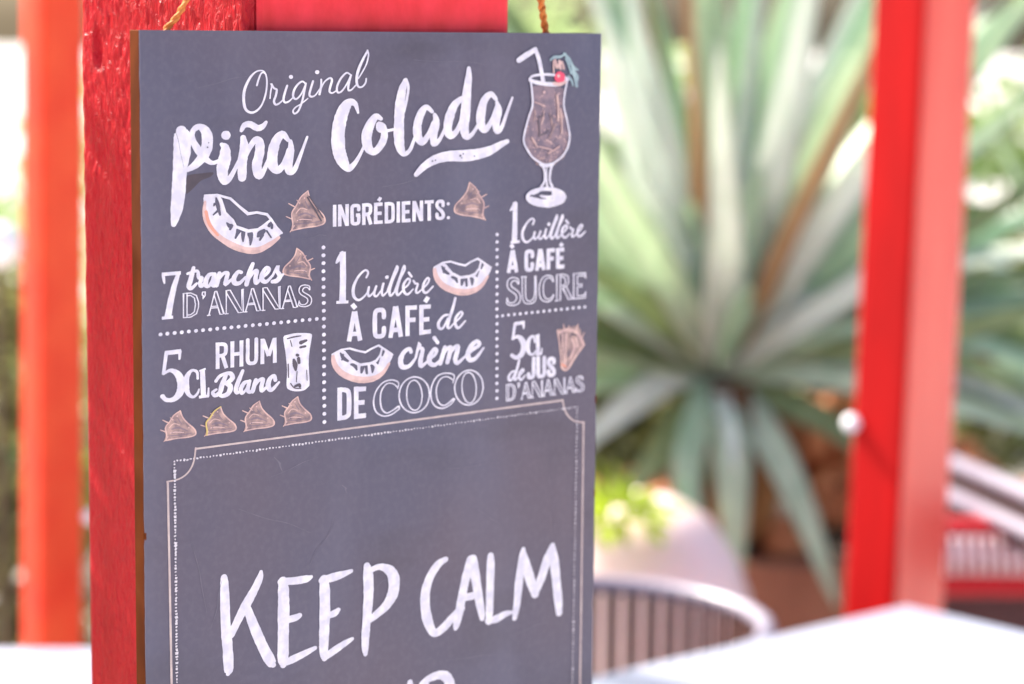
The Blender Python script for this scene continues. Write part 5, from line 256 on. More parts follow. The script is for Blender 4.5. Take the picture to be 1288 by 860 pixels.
["stitch_rule","row of tiny irregular ticks inside the frame line",[["D","j",[14.3,218.5,0.47]],["D","j",[15.8,218.2,0.45]],["D","j",[17.4,218.3,0.43]],["D","j",[19.2,218.4,0.64]],["D","j",[20.7,218.6,0.62]],["D","j",[22.3,218.3,0.6]],["D","j",[23.9,218.4,0.58]],["D","j",[25.5,218.5,0.56]],["D","j",[27.1,218.2,0.54]],["D","j",[28.6,218.3,0.52]],["D","j",[30.2,218.4,0.5]],["D","j",[31.8,218.5,0.48]],["D","j",[33.4,218.3,0.46]],["D","j",[35.0,218.4,0.43]],["D","j",[36.9,218.5,0.65]],["D","j",[38.5,218.2,0.63]],["D","j",[40.1,218.3,0.61]],["D","j",[41.7,218.4,0.59]],["D","j",[43.3,218.6,0.57]],["D","j",[44.9,218.3,0.55]],["D","j",[46.6,218.4,0.53]],["D","j",[48.2,218.5,0.5]],["D","j",[49.8,218.2,0.48]],["D","j",[51.5,218.3,0.46]],["D","j",[53.1,218.4,0.44]],["D","j",[55.0,218.6,0.66]],["D","j",[56.6,218.3,0.64]],["D","j",[58.3,218.4,0.62]],["D","j",[59.9,218.5,0.6]],["D","j",[61.6,218.2,0.57]],["D","j",[63.3,218.3,0.55]],["D","j",[64.9,218.4,0.53]],["D","j",[66.6,218.5,0.51]],["D","j",[68.3,218.3,0.49]],["D","j",[69.9,218.4,0.47]],["D","j",[71.6,218.5,0.44]],["D","j",[73.5,218.2,0.67]],["D","j",[75.2,218.3,0.65]],["D","j",[76.9,218.4,0.63]],["D","j",[78.6,218.6,0.6]],["D","j",[80.3,218.3,0.58]],["D","j",[82.0,218.4,0.56]],["D","j",[83.7,218.5,0.54]],["D","j",[85.5,218.2,0.52]],["D","j",[87.2,218.3,0.49]],["D","j",[88.9,218.4,0.47]],["D","j",[90.6,218.5,0.45]],["D","j",[92.6,218.3,0.68]],["D","j",[94.3,218.4,0.65]],["D","j",[96.0,218.5,0.63]],["D","j",[97.8,218.2,0.61]],["D","j",[99.5,218.3,0.59]],["D","j",[101.3,218.4,0.57]],["D","j",[103.0,218.6,0.55]],["D","j",[104.8,218.3,0.52]],["D","j",[106.6,218.4,0.5]],["D","j",[108.3,218.5,0.48]],["D","j",[110.1,218.2,0.46]],["D","j",[112.1,218.3,0.69]],["D","j",[113.9,218.5,0.66]],["D","j",[115.7,218.6,0.64]],["D","j",[117.4,218.3,0.62]],["D","j",[119.2,218.4,0.6]],["D","j",[121.0,218.5,0.57]],["D","j",[122.8,218.2,0.55]],["D","j",[124.6,218.3,0.53]],["D","j",[125.9,218.5,0.43]],["D","j",[127.6,218.2,0.41]],["D","j",[129.2,218.3,0.39]],["D","j",[131.1,218.5,0.59]],["D","j",[132.7,218.6,0.57]],["D","j",[134.4,218.3,0.55]],["D","j",[136.0,218.4,0.53]],["D","j",[137.7,218.5,0.51]],["D","j",[139.3,218.2,0.49]],["D","j",[141.0,218.3,0.47]],["D","j",[142.6,218.4,0.46]],["D","j",[144.3,218.6,0.44]],["D","j",[146.0,218.3,0.42]],["D","j",[147.6,218.4,0.4]],["D","j",[149.6,218.5,0.6]],["D","j",[151.2,218.2,0.58]],["D","j",[152.9,218.3,0.56]],["D","j",[154.6,218.5,0.54]],["D","j",[156.3,218.6,0.52]],["D","j",[158.0,218.3,0.5]],["D","j",[159.7,218.4,0.48]],["D","j",[161.4,218.5,0.46]],["D","j",[163.1,218.2,0.44]],["D","j",[164.8,218.3,0.42]],["D","j",[166.5,218.4,0.4]],["D","j",[168.5,218.6,0.6]],["D","j",[170.2,218.3,0.58]],["D","j",[171.9,218.4,0.56]],["D","j",[173.7,218.5,0.55]],["D","j",[175.4,218.2,0.53]],["D","j",[177.1,218.3,0.51]],["D","j",[178.9,218.5,0.49]],["D","j",[180.6,218.6,0.47]],["D","j",[182.3,218.3,0.45]],["D","j",[184.1,218.4,0.43]],["D","j",[185.8,218.5,0.41]],["D","j",[187.9,218.2,0.61]],["D","j",[189.6,218.3,0.59]],["D","j",[191.4,218.5,0.57]],["D","j",[193.2,218.6,0.55]],["D","j",[194.9,218.3,0.53]],["D","j",[196.7,218.4,0.51]],["D","j",[198.5,218.5,0.49]],["D","j",[200.3,218.2,0.47]],["D","j",[202.1,218.3,0.45]],["D","j",[203.9,218.4,0.43]],["D","j",[205.7,218.6,0.41]],["D","j",[207.7,218.3,0.62]],["D","j",[209.5,218.4,0.6]],["D","j",[211.3,218.5,0.58]],["D","j",[213.1,218.2,0.56]],["D","j",[215.0,218.3,0.54]],["D","j",[216.8,218.5,0.52]],["D","j",[218.6,218.6,0.5]],["D","j",[220.4,218.3,0.48]],["D","j",[222.3,218.4,0.46]],["D","j",[224.1,218.5,0.44]],["D","j",[225.9,218.2,0.42]],["D","j",[228.1,218.4,0.63]],["D","j",[229.9,218.5,0.61]],["D","j",[231.8,218.6,0.59]],["D","j",[233.6,218.3,0.57]],["D","j",[235.5,218.4,0.55]],["D","j",[237.4,218.5,0.52]],["D","j",[14.3,218.5,0.59]],["D","j",[14.3,219.9,0.56]],["D","j",[14.2,221.7,0.54]],["D","j",[14.4,223.5,0.8]],["D","j",[14.4,225.3,0.78]],["D","j",[14.4,226.7,0.75]],["D","j",[14.4,228.5,0.72]],["D","j",[14.4,230.3,0.7]],["D","j",[14.4,231.7,0.67]],["D","j",[14.3,233.5,0.64]],["D","j",[14.3,235.3,0.62]],["D","j",[14.3,237.1,0.59]],["D","j",[14.3,238.5,0.56]],["D","j",[14.3,240.3,0.54]],["D","j",[14.5,242.1,0.81]],["D","j",[14.5,243.6,0.78]],["D","j",[14.4,245.4,0.75]],["D","j",[14.4,247.2,0.73]],["D","j",[14.4,249.0,0.7]],["D","j",[14.4,250.4,0.67]],["D","j",[14.4,252.2,0.65]],["D","j",[14.4,254.0,0.62]],["D","j",[14.4,255.4,0.59]],["D","j",[14.3,257.2,0.57]],["D","j",[14.3,259.0,0.54]],["D","j",[14.5,260.9,0.81]],["D","j",[14.5,262.3,0.78]],["D","j",[14.5,264.1,0.76]],["D","j",[14.5,265.9,0.73]],["D","j",[14.5,267.3,0.7]],["D","j",[14.4,269.1,0.68]],["D","j",[14.4,270.9,0.65]],["D","j",[14.4,272.7,0.62]],["D","j",[14.4,274.2,0.6]],["D","j",[14.4,276.0,0.57]],["D","j",[14.4,277.8,0.54]],["D","j",[14.6,279.3,0.81]],["D","j",[14.5,281.1,0.79]],["D","j",[14.5,282.9,0.76]],["D","j",[14.5,284.7,0.73]],["D","j",[14.5,286.1,0.71]],["D","j",[14.5,287.9,0.68]],["D","j",[14.5,289.8,0.65]],["D","j",[14.4,291.2,0.62]],["D","j",[14.4,293.0,0.6]],["D","j",[14.4,294.8,0.57]],["D","j",[14.4,296.6,0.54]],["D","j",[14.6,298.1,0.82]],["D","j",[14.6,299.9,0.79]],["D","j",[14.6,301.8,0.76]],["D","j",[14.5,303.2,0.73]],["D","j",[14.5,305.0,0.71]],["D","j",[14.5,306.8,0.68]],["D","j",[14.5,308.7,0.65]],["D","j",[14.5,310.1,0.63]],["D","j",[14.5,311.9,0.6]],["D","j",[14.4,313.7,0.57]],["D","j",[14.4,315.2,0.55]],["D","j",[14.6,317.1,0.82]],["D","j",[14.6,318.9,0.79]],["D","j",[14.6,320.7,0.76]],["D","j",[14.6,322.1,0.74]],["D","j",[14.6,324.0,0.71]],["D","j",[14.5,325.8,0.68]],["D","j",[14.5,327.2,0.66]],["D","j",[14.5,329.1,0.63]],["D","j",[14.5,330.9,0.6]],["D","j",[14.5,332.7,0.57]],["D","j",[14.5,334.2,0.55]],["D","j",[14.7,336.1,0.82]],["D","j",[14.5,337.8,0.6]],["D","j",[14.5,339.2,0.58]],["D","j",[14.5,341.0,0.55]],["D","j",[14.7,342.8,0.82]],["D","j",[14.7,344.6,0.8]],["D","j",[14.7,345.9,0.77]],["D","j",[14.7,347.7,0.74]],["D","j",[14.7,349.5,0.71]],["D","j",[14.7,350.9,0.69]],["D","j",[14.7,352.7,0.66]],["D","j",[14.7,354.4,0.63]],["D","j",[14.6,356.2,0.61]],["D","j",[14.6,357.6,0.58]],["D","j",[14.6,359.4,0.55]],["D","j",[14.8,361.2,0.83]],["D","j",[14.8,362.6,0.8]],["D","j",[14.8,364.4,0.77]],["D","j",[14.8,366.2,0.74]],["D","j",[14.8,367.9,0.72]],["D","j",[14.8,369.3,0.69]],["D","j",[14.8,371.1,0.66]],["D","j",[14.8,372.9,0.63]],["D","j",[14.8,374.3,0.61]],["D","j",[14.8,376.1,0.58]],["D","j",[14.8,377.8,0.55]],["D","j",[15.0,379.7,0.83]],["D","j",[15.0,381.1,0.8]],["D","j",[15.0,382.9,0.77]],["D","j",[15.0,384.7,0.75]],["D","j",[15.0,386.0,0.72]],["D","j",[236.8,220.2,0.43]],["D","j",[236.8,222.0,0.42]],["D","j",[236.7,224.3,0.4]],["D","j",[237.0,226.7,0.59]],["D","j",[236.9,229.0,0.57]],["D","j",[236.9,230.8,0.55]],["D","j",[236.9,233.1,0.53]],["D","j",[236.8,235.5,0.52]],["D","j",[236.8,237.3,0.5]],["D","j",[236.7,239.6,0.48]],["D","j",[236.7,241.9,0.46]],["D","j",[236.7,244.3,0.44]],["D","j",[236.6,246.1,0.42]],["D","j",[236.6,248.4,0.4]],["D","j",[236.8,250.8,0.6]],["D","j",[236.8,252.7,0.58]],["D","j",[236.8,255.0,0.56]],["D","j",[236.7,257.3,0.54]],["D","j",[236.7,259.6,0.52]],["D","j",[236.6,261.5,0.5]],["D","j",[236.6,263.8,0.48]],["D","j",[236.6,266.1,0.46]],["D","j",[236.5,268.0,0.44]],["D","j",[236.5,270.3,0.42]],["D","j",[236.5,272.6,0.4]],["D","j",[236.7,275.0,0.6]],["D","j",[236.7,276.9,0.58]],["D","j",[236.6,279.2,0.56]],["D","j",[236.6,281.5,0.54]],["D","j",[236.5,283.4,0.52]],["D","j",[236.5,285.7,0.5]],["D","j",[236.5,288.1,0.48]],["D","j",[236.4,290.4,0.46]],["D","j",[236.4,292.3,0.44]],["D","j",[236.4,294.6,0.42]],["D","j",[236.3,296.9,0.4]],["D","j",[236.6,298.9,0.6]],["D","j",[236.5,301.2,0.58]],["D","j",[236.5,303.5,0.56]],["D","j",[236.4,305.9,0.54]],["D","j",[236.4,307.8,0.52]],["D","j",[236.4,310.1,0.5]],["D","j",[236.3,312.4,0.48]],["D","j",[236.3,314.3,0.46]],["D","j",[236.3,316.7,0.44]],["D","j",[236.2,319.0,0.42]],["D","j",[236.2,321.4,0.4]],["D","j",[236.4,323.3,0.6]],["D","j",[236.4,325.6,0.58]],["D","j",[236.3,328.0,0.56]],["D","j",[236.3,329.9,0.54]],["D","j",[236.3,332.2,0.52]],["D","j",[236.2,334.6,0.5]],["D","j",[236.2,336.9,0.48]],["D","j",[236.2,338.8,0.46]],["D","j",[236.1,341.2,0.44]],["D","j",[236.1,343.5,0.42]],["D","j",[236.0,345.4,0.4]],["D","j",[236.3,347.8,0.61]],["D","j",[236.2,350.2,0.59]],["D","j",[236.2,352.5,0.57]],["D","j",[236.2,354.4,0.55]],["D","j",[236.1,356.8,0.53]],["D","j",[236.1,359.1,0.51]],["D","j",[236.1,361.0,0.49]],["D","j",[236.0,363.4,0.47]],["D","j",[236.0,365.8,0.45]],["D","j",[235.9,368.1,0.43]],["D","j",[235.9,370.0,0.41]],["D","j",[236.1,372.4,0.61]],["D","j",[236.1,374.8,0.59]],["D","j",[236.1,376.7,0.57]],["D","j",[236.0,379.1,0.55]],["D","j",[236.0,381.4,0.53]],["D","j",[236.0,383.8,0.51]],["D","j",[235.9,385.7,0.49]]]],
["chalk_lettering","word \"KEEP\" handwritten in thick white chalk paint",[["S","w",[38.2,283.3,3.18,38.4,287.0,4.24,38.6,295.9,4.67,38.9,308.5,5.11,39.8,321.2,5.13,40.3,333.0,4.71,40.0,335.6,2.14]],["S","w",[56.9,283.8,1.72,56.3,286.9,3.43,53.9,292.2,4.29,49.2,300.3,5.14,45.4,307.1,4.28,41.5,314.9,3.85]],["S","w",[49.6,301.7,3.86,53.4,313.3,4.95,57.6,324.6,5.19,61.8,333.9,5.22,63.1,336.0,2.61]],["S","w",[68.0,290.9,4.33,68.4,296.4,5.64,68.5,305.5,6.08,68.3,319.1,5.88,68.1,332.8,5.68,68.3,337.2,3.06]],["S","w",[67.1,291.2,3.46,74.5,292.1,4.35,80.6,292.2,3.93,82.8,291.7,2.19]],["S","w",[70.1,312.7,3.7,74.5,312.4,3.93,76.6,311.7,3.06]],["S","w",[68.5,336.3,3.06,72.7,335.1,4.38,78.8,333.3,3.74,84.8,331.3,2.43]],["S","w",[89.6,293.9,4.39,90.1,300.6,5.72,90.2,311.7,5.73,89.8,324.5,5.31,89.6,333.8,4.87,90.1,338.3,3.1]],["S","w",[88.6,294.6,3.51,93.5,294.1,4.85,99.3,293.4,3.98,104.3,292.4,2.22]],["S","w",[91.7,314.8,3.53,95.3,314.1,3.98,97.3,312.7,2.66]],["S","w",[90.1,337.6,3.55,94.8,335.1,4.44,100.7,332.2,3.57,104.9,330.5,2.23]],["S","w",[112.9,290.8,3.57,113.6,295.8,5.36,113.9,307.1,5.59,113.1,319.1,4.93,112.3,329.3,4.49,112.1,336.7,3.82,112.3,340.7,2.25]],["S","w",[115.2,293.8,3.13,120.3,292.9,3.58,125.9,296.3,5.4,128.1,302.3,6.32,127.3,309.7,6.32,123.6,315.6,5.41,118.5,319.3,4.5,113.4,322.9,2.69]]]],
["chalk_lettering","word \"CALM\" handwritten in thick white chalk paint",[["S","w",[157.6,295.7,3.21,153.3,297.8,4.58,148.8,304.0,5.03,146.3,311.6,5.26,146.0,319.6,5.49,147.6,329.1,5.51,151.3,336.9,4.38,156.6,335.0,5.08,161.2,330.8,4.63,164.3,327.4,3.25]],["S","w",[172.4,298.2,4.64,169.9,308.0,5.1,167.7,317.8,4.87,165.9,327.7,5.11,164.2,335.5,3.72,163.8,337.0,2.32]],["S","w",[173.5,298.4,5.57,175.4,309.0,5.58,177.5,321.8,4.9,179.1,330.3,4.21,179.7,334.4,2.81]],["S","w",[168.1,319.7,4.18,173.1,319.9,4.19,176.8,319.1,4.2]],["S","w",[164.3,330.4,4.64,166.9,325.8,4.64]],["S","w",[184.3,298.3,3.97,184.4,305.6,4.91,184.1,321.0,4.69,183.9,331.3,4.46,183.6,337.3,3.29]],["S","w",[183.1,336.3,3.76,188.0,336.3,4.48,193.4,334.5,3.78,197.5,334.3,2.13]],["S","w",[199.3,338.1,2.85,200.7,329.5,4.51,202.0,315.1,4.97,203.8,301.9,4.26,204.3,298.0,2.36]],["S","w",[204.0,298.3,2.36,206.1,307.5,5.21,208.9,317.5,5.71,212.0,326.5,4.3]],["S","w",[211.7,326.4,3.82,215.5,317.7,5.25,219.2,306.8,5.25,222.2,299.1,2.87]],["S","w",[222.5,298.9,2.87,223.7,308.6,5.75,225.2,321.6,5.53,226.5,332.5,5.3,227.2,340.6,3.86]]]],
["chalk_lettering","word \"AND\" handwritten in white chalk paint, only its top in view",[["S","w",[137.5,362.3,3.21,137.7,372.5,4.6,137.6,386.7,4.15]],["S","w",[127.5,367.1,3.65,132.5,376.4,4.59,137.3,386.7,4.15]],["S","w",[127.5,366.1,3.65,127.3,375.1,4.57,127.1,390.2,3.67]],["S","w",[115.7,368.4,3.63,111.8,379.4,4.53,109.8,390.0,3.63]],["S","w",[115.9,368.4,3.63,118.6,379.1,4.55,121.1,390.8,3.65]],["S","w",[112.3,382.6,3.63,119.1,382.2,3.64]],["S","w",[144.0,364.6,2.77,148.6,362.6,4.16,154.7,362.0,5.1,158.9,364.6,5.59,160.8,370.7,5.6,160.5,381.0,5.61,155.9,389.2,5.13,147.7,393.3,3.72]],["S","w",[146.4,364.4,3.69,146.8,377.7,4.63,146.7,393.1,4.18]]]],
["chalk_smudge","dark wiped smudge beside the brush-script P",[["P","s",[21.1,74.1,23.5,72.4,28.1,72.1,34.1,71.8,32.8,73.9,28.1,75.8,24.1,79.8,20.9,81.8]]]],
["chalk_scratch","",[["S","c",[61.9,233.9,0.09,71.8,231.1,0.3,79.2,228.3,0.24,86.8,226.8,0.06]]]],
["chalk_scratch","",[["S","c",[95.2,260.8,0.08,92.0,270.8,0.26,86.3,276.2,0.21,82.5,284.8,0.05]]]],
["chalk_scratch","",[["S","c",[157.3,243.8,0.08,171.7,244.5,0.28,183.5,244.3,0.22,195.1,245.8,0.06]]]],
["chalk_scratch","",[["S","c",[22.1,261.1,0.1,25.9,276.9,0.34,27.3,286.9,0.27,29.6,300.4,0.07]]]],
["chalk_scratch","",[["S","c",[176.2,269.7,0.08,184.3,276.6,0.28,189.6,280.5,0.22,195.5,286.9,0.06]]]],
["chalk_scratch","",[["S","c",[27.5,28.7,0.07,36.7,26.5,0.24,43.7,24.2,0.19,50.7,23.3,0.05]]]],
["chalk_scratch","",[["S","c",[138.0,15.0,0.06,153.4,16.1,0.22,166.3,16.0,0.17,178.8,17.7,0.04]]]],
["chalk_scratch","",[["S","c",[78.6,108.6,0.06,84.2,108.3,0.21,87.3,107.2,0.17,91.0,107.7,0.04]]]],
["chalk_scratch","",[["S","c",[45.7,248.3,0.08,59.6,255.7,0.26,71.3,260.4,0.21,82.5,267.4,0.05]]]],
["chalk_scratch","",[["S","c",[196.1,348.2,0.1,206.1,346.9,0.33,213.3,345.1,0.27,220.8,344.8,0.07]]]],
["chalk_scratch","",[["S","c",[158.0,354.1,0.08,170.9,355.8,0.28,181.2,356.3,0.23,191.3,358.6,0.06]]]],
["chalk_scratch","",[["S","c",[64.0,223.5,0.28,66.6,227.0,0.94,66.8,228.3,0.75,68.1,231.8,0.19]]]],
["chalk_scratch","",[["S","c",[99.5,244.0,0.21,101.7,246.1,0.7,101.3,246.4,0.56,102.1,248.8,0.14]]]],
["chalk_scratch","",[["S","c",[31.5,309.3,0.1,34.7,299.7,0.34,35.5,291.9,0.27,37.2,284.9,0.07]]]],
["chalk_scratch","",[["S","c",[219.8,257.9,0.07,222.8,271.6,0.24,222.8,280.0,0.19,224.2,291.8,0.05]]]],
["chalk_scratch","",[["S","c",[14.2,44.4,0.06,17.3,54.0,0.2,18.3,60.0,0.16,20.0,68.5,0.04]]]],
["chalk_scratch","",[["S","c",[120.8,83.3,0.06,131.3,82.1,0.22,139.2,80.4,0.17,147.3,80.2,0.04]]]],
["chalk_scratch","",[["S","c",[130.3,298.1,0.08,127.6,300.9,0.27,122.2,301.2,0.22,118.7,304.0,0.05]]]]
]
from mathutils import noise
def grain_side(parent, wy, z0, z1, off=.0045):
    zs = [z0]+[z0+(1.05-z0)*i/6 for i in range(1, 6)]+[1.05+i*.0016 for i in range(0, 360)]+[1.64, 1.9, 2.2, z1]
    ys = [i*wy/110 for i in range(111)]
    bm = bmesh.new(); grid = []
    for z in zs:
        row = []
        for y in ys:
            e = min(y, wy-y); rnd = 0
            if e < .005: rnd = .005-math.sqrt(max(0, .005**2-(.005-e)**2))
            amp = max(0, min(1, (z-1.30)/.10)) if z < 1.7 else .6
            amp = .12+.88*amp
            wob = noise.noise(Vector((y*40, z*18, 3)))*.006
            h = noise.noise(Vector(((y+wob)*400, z*105, 0)))*.0007+noise.noise(Vector(((y+wob)*640, z*160, 5)))*.0004+noise.noise(Vector((y*60, z*20, 9)))*.0007
            h = h*amp
            # a long dent and two short checks in the wood
            dy = (y-.1395)/.0042; dz = (z-1.486)/.0125; q = dy*dy+dz*dz
            g_ = -.0038*max(0, 1-q)**.6 if q < 1 else 0
            for (cy_, cz_, sy_, sz_, k_) in ((.112, 1.447, .0012, .006, .9), (.124, 1.40, .001, .005, .5), (.085, 1.40, .001, .004, .5)):
                q = ((y-cy_+(z-cz_)*.5)/sy_)**2+((z-cz_)/sz_)**2
                if q < 1: g_ -= .0015*k_*(1-q)
            row.append(bm.verts.new((off*0-h-g_*1.0+rnd if False else -(h+g_)+rnd, y, z)))
        grid.append(row)
    for a, b in zip(grid, grid[1:]):
        for i in range(len(ys)-1): bm.faces.new((a[i], a[i+1], b[i+1], b[i]))
    for i_ in (0, -1):
        back = [bm.verts.new((off+.001, ys[i_], z)) for z in zs]
        for j in range(len(zs)-1):
            f = (grid[j][i_], grid[j+1][i_], back[j+1], back[j]); bm.faces.new(f)
    return from_bm("grained_face", bm, red_paint, parent, smooth=True)
# the hero post: its box starts behind the grained face
for ch in list(mp_.children):
    me = ch.data
    for v in me.vertices:
        if v.co.x < .01: v.co.x += .0045
grain_side(mp_, .158, 0, 2.7)
# ------------------------------------------------------------------ the board
PW = .32; PH = .52; KX = 0.78
COL = {}
def pm(key, c, c2=None, rough=.6):
    COL[key] = mat("print_"+key, c, c2 or c, rough=rough, scale=160, detail=4, contrast=(.35, .6))
pm('w', srgb(232, 224, 234), srgb(208, 200, 214)); pm('m', srgb(150, 124, 132), srgb(116, 100, 116)); pm('k', srgb(222, 184, 174), srgb(190, 154, 152))
pm('p', srgb(226, 190, 184), srgb(206, 168, 166)); pm('q', srgb(220, 150, 130)); pm('v', srgb(84, 74, 86)); pm('t', srgb(160, 180, 184), srgb(132, 150, 160))
pm('r', srgb(226, 74, 104)); pm('y', srgb(214, 186, 110)); pm('f', srgb(206, 184, 180), srgb(186, 164, 164)); pm('j', srgb(214, 204, 212)); pm('s', srgb(76, 64, 74), srgb(68, 57, 68)); pm('n', srgb(190, 154, 146), srgb(118, 98, 106))
pm('c', srgb(116, 108, 124), srgb(96, 90, 106)); pm('x', srgb(240, 234, 238), srgb(216, 208, 218))
COL['b'] = M_slate
board = thing("menu_board", "slate grey cocktail recipe board with white lettering hung on the red post", "board", BO, YAW)
# local x along the board, y away from the viewer, z up ; board front at y=0
def bl(u, v, lift): return Vector((u/1000/KX, -.0001-lift, -v/1000))
# raw board with a lightly worn outline, and the slate coloured face sheet on it
rw = random.Random(3)
def outline():
    pts = []
    chips = {.033: .4, .203: .3, .255: .7, .33: .3, .342: .5, .41: .8}
    for i in range(131):
        z = -PH*i/130; c = rw.uniform(0, .00018)
        for cz, a in chips.items():
            if abs(-z-cz) < .005: c += .0009*a*(1-abs(-z-cz)/.005)
        pts.append((c, z))
    right = []
    for i in range(131):
        z = -PH*(1-i/130); c = rw.uniform(0, .00018)
        for cz, a in {.09: .3, .215: 1.1, .27: .5, .34: .7}.items():
            if abs(-z-cz) < .005: c += .0009*a*(1-abs(-z-cz)/.005)
        right.append((PW-c, z))
    return pts+right
ol = outline()
bm = bmesh.new(); box(bm, 0, PW, .0007, .009, -PH, 0, .0004, 1); from_bm("fibreboard_core", bm, M_mdf, board)
bm = bmesh.new()
fr = [bm.verts.new((x, 0.0, z)) for x, z in ol]; bk = [bm.verts.new((x, .00069, z)) for x, z in ol]
bm.faces.new(fr); n_ = len(ol)
for i in range(n_): bm.faces.new((fr[i], fr[(i+1) % n_], bk[(i+1) % n_], bk[i]))
from_bm("slate_face", bm, M_slate, board)
def ribbon(bm, pts, mi, lift, butt, dlift):
    """pts: (x, y, width) in condensed board millimetres"""
    n = len(pts); L_, R_ = [], []
    for i, p in enumerate(pts):
        a = pts[max(0, i-1)]; b = pts[min(n-1, i+1)]
        tx, ty = b[0]-a[0], b[1]-a[1]; l = math.hypot(tx, ty) or 1; tx /= l; ty /= l
        h = p[2]/2; dl = lift+dlift*i/n
        if 0 < i < n-1:
            c = pts[i+1]; ax, ay = p[0]-a[0], p[1]-a[1]; bx, by = c[0]-p[0], c[1]-p[1]
            la, lb = math.hypot(ax, ay) or 1, math.hypot(bx, by) or 1
            ct = (ax*bx+ay*by)/la/lb; h /= max(.6, math.sqrt(max(0, (1+ct)/2)))
        L_.append(bm.verts.new(bl(p[0]-ty*h, p[1]+tx*h, dl))); R_.append(bm.verts.new(bl(p[0]+ty*h, p[1]-tx*h, dl)))
    for i in range(n-1):
        try: f = bm.faces.new((L_[i], L_[i+1], R_[i+1], R_[i])); f.material_index = mi
        except ValueError: pass
    if not butt:
        for i, s in ((0, -1), (n-1, 1)):
            p = pts[i]; o = pts[1] if i == 0 else pts[n-2]
            tx, ty = p[0]-o[0], p[1]-o[1]; l = math.hypot(tx, ty) or 1; tx /= l; ty /= l; h = p[2]/2
            fan = []
            for k in range(1, 6):
                a = math.pi*k/6; cx_, sx_ = math.cos(a)*h, math.sin(a)*h
                fan.append(bm.verts.new(bl(p[0]-ty*cx_+tx*sx_, p[1]+tx*cx_+ty*sx_, lift+(dlift if s > 0 else 0))))
            A, B = (L_[i], R_[i]) if s > 0 else (R_[i], L_[i])
            f = bm.faces.new([A]+fan+[B]); f.material_index = mi
jr = random.Random(11)
for pi, (pname, plabel, strokes) in enumerate(PRINT):
    bm = bmesh.new(); keys = []
    step = min(.00002, .0007/max(1, len(strokes)))
    for si, (kind, col, d) in enumerate(strokes):
        if col not in keys: keys.append(col)
        mi = keys.index(col); lift = .00004+step*si
        if kind == 'P':
            pts = catmull([(d[i], d[i+1]) for i in range(0, len(d), 2)], 3, True)
            f = bm.faces.new([bm.verts.new(bl(x, y, lift)) for x, y in pts]); f.material_index = mi; continue
        P_ = [(d[i], d[i+1], d[i+2]) for i in range(0, len(d), 3)]
        if kind == 'D':
            x, y, r = P_[0]
            if col == 'j':
                w_, h_ = r*jr.uniform(.5, 1.1), r*jr.uniform(.6, 1.2); a = jr.uniform(-.5, .5)
                q = [(-w_, -h_), (w_, -h_*.8), (w_*.7, h_), (-w_, h_*.7)]
                f = bm.faces.new([bm.verts.new(bl(x+px*math.cos(a)-py*math.sin(a), y+px*math.sin(a)+py*math.cos(a), lift)) for px, py in q])
            else:
                f = bm.faces.new([bm.verts.new(bl(x+r*math.cos(k*math.pi/6)*jr.uniform(.93, 1.05), y+r*math.sin(k*math.pi/6)*jr.uniform(.93, 1.05), lift)) for k in range(12)])
            f.material_index = mi; continue
        if kind == 'S': pts = catmull(P_, 6)
        else:
            pts = []
            for a, b in zip(P_, P_[1:]): pts += [tuple(p+(q-p)*t for p, q in zip(a, b)) for t in (0, .5)]
            pts.append(P_[-1])
        pts = [(x, y, max(.15, w_)) for x, y, w_ in pts]
        # hand-made wobble of the edge
        if pname != 'frame_rule': pts = [(x, y, w_*jr.uniform(.95, 1.05)) for x, y, w_ in pts]
        ribbon(bm, pts, mi, lift, kind == 'B', step*.8)
    me = bpy.data.meshes.new(pname); bm.normal_update()
    for f in bm.faces:
        if f.normal.y > 0: f.normal_flip()
    bm.to_mesh(me); bm.free()
    for k in keys: me.materials.append(COL[k])
    o = bpy.data.objects.new(pname, me); C.objects.link(o); o.parent = board
    if plabel: o["label"] = plabel
# worn brown spots at the board edges
for (u, v, w_, h_) in ((.0, 255, .8, 4), (319.2, 215, .8, 5), (319.2, 272, .6, 4)):
    bm = bmesh.new(); q = []
    for k in range(9):
        a = 2*math.pi*k/9; r = jr.uniform(.7, 1.1)
        q.append(bm.verts.new((u/1000+math.cos(a)*w_/1000*r+.0004, -.00008, -v/1000+math.sin(a)*h_/1000*r*.6)))
    bm.faces.new(q); from_bm("edge_chip", bm, M_mdf, board)

# ------------------------------------------------------------------ jute cord (two strands from the back of the board up to a nail)
def bw(u, y, z): return BO + D*u - NB*y + Vector((0, 0, z))
cord = thing("hanging_cord", "orange jute cord from which the recipe board hangs on the post", "cord", bw(.15, -.003, .25))
inv = Vector(cord.location)
def twisted(path, r, pitch=.011):
    pts = catmull([tuple(p) for p in path], 14); 
    for s in (0, math.pi):
        bm = bmesh.new(); out = []; L_ = 0
        for i, p in enumerate(pts):
            if i: L_ += (Vector(p)-Vector(pts[i-1])).length
            a = L_/pitch*2*math.pi+s
            out.append(Vector(p)-inv+D*(math.cos(a)*r*.9)-NB*(math.sin(a)*r*.9))
        tube(bm, out, r, 8); from_bm("strand", bm, M_cord, cord, smooth=True)
twisted([bw(.0165, .0108, -.012), bw(.0225, .0100, .0), bw(.034, .004, .020), bw(.085, -.004, .12), bw(.148, -.004, .245)], .0011)
twisted([bw(.2885, .0108, -.010), bw(.2845, .0100, .002), bw(.277, .006, .020), bw(.268, .0, .045), bw(.215, -.004, .13), bw(.152, -.004, .245)], .0013)
nail = thing("nail", "steel nail in the red post holding the jute cord", "nail", bw(.15, 0, .247))
bm = bmesh.new(); tube(bm, [NB*.008, NB*-.014], .0016, 8); tube(bm, [NB*.008, NB*.0095], .0045, 12); from_bm("shaft", bm, M_metal, nail)

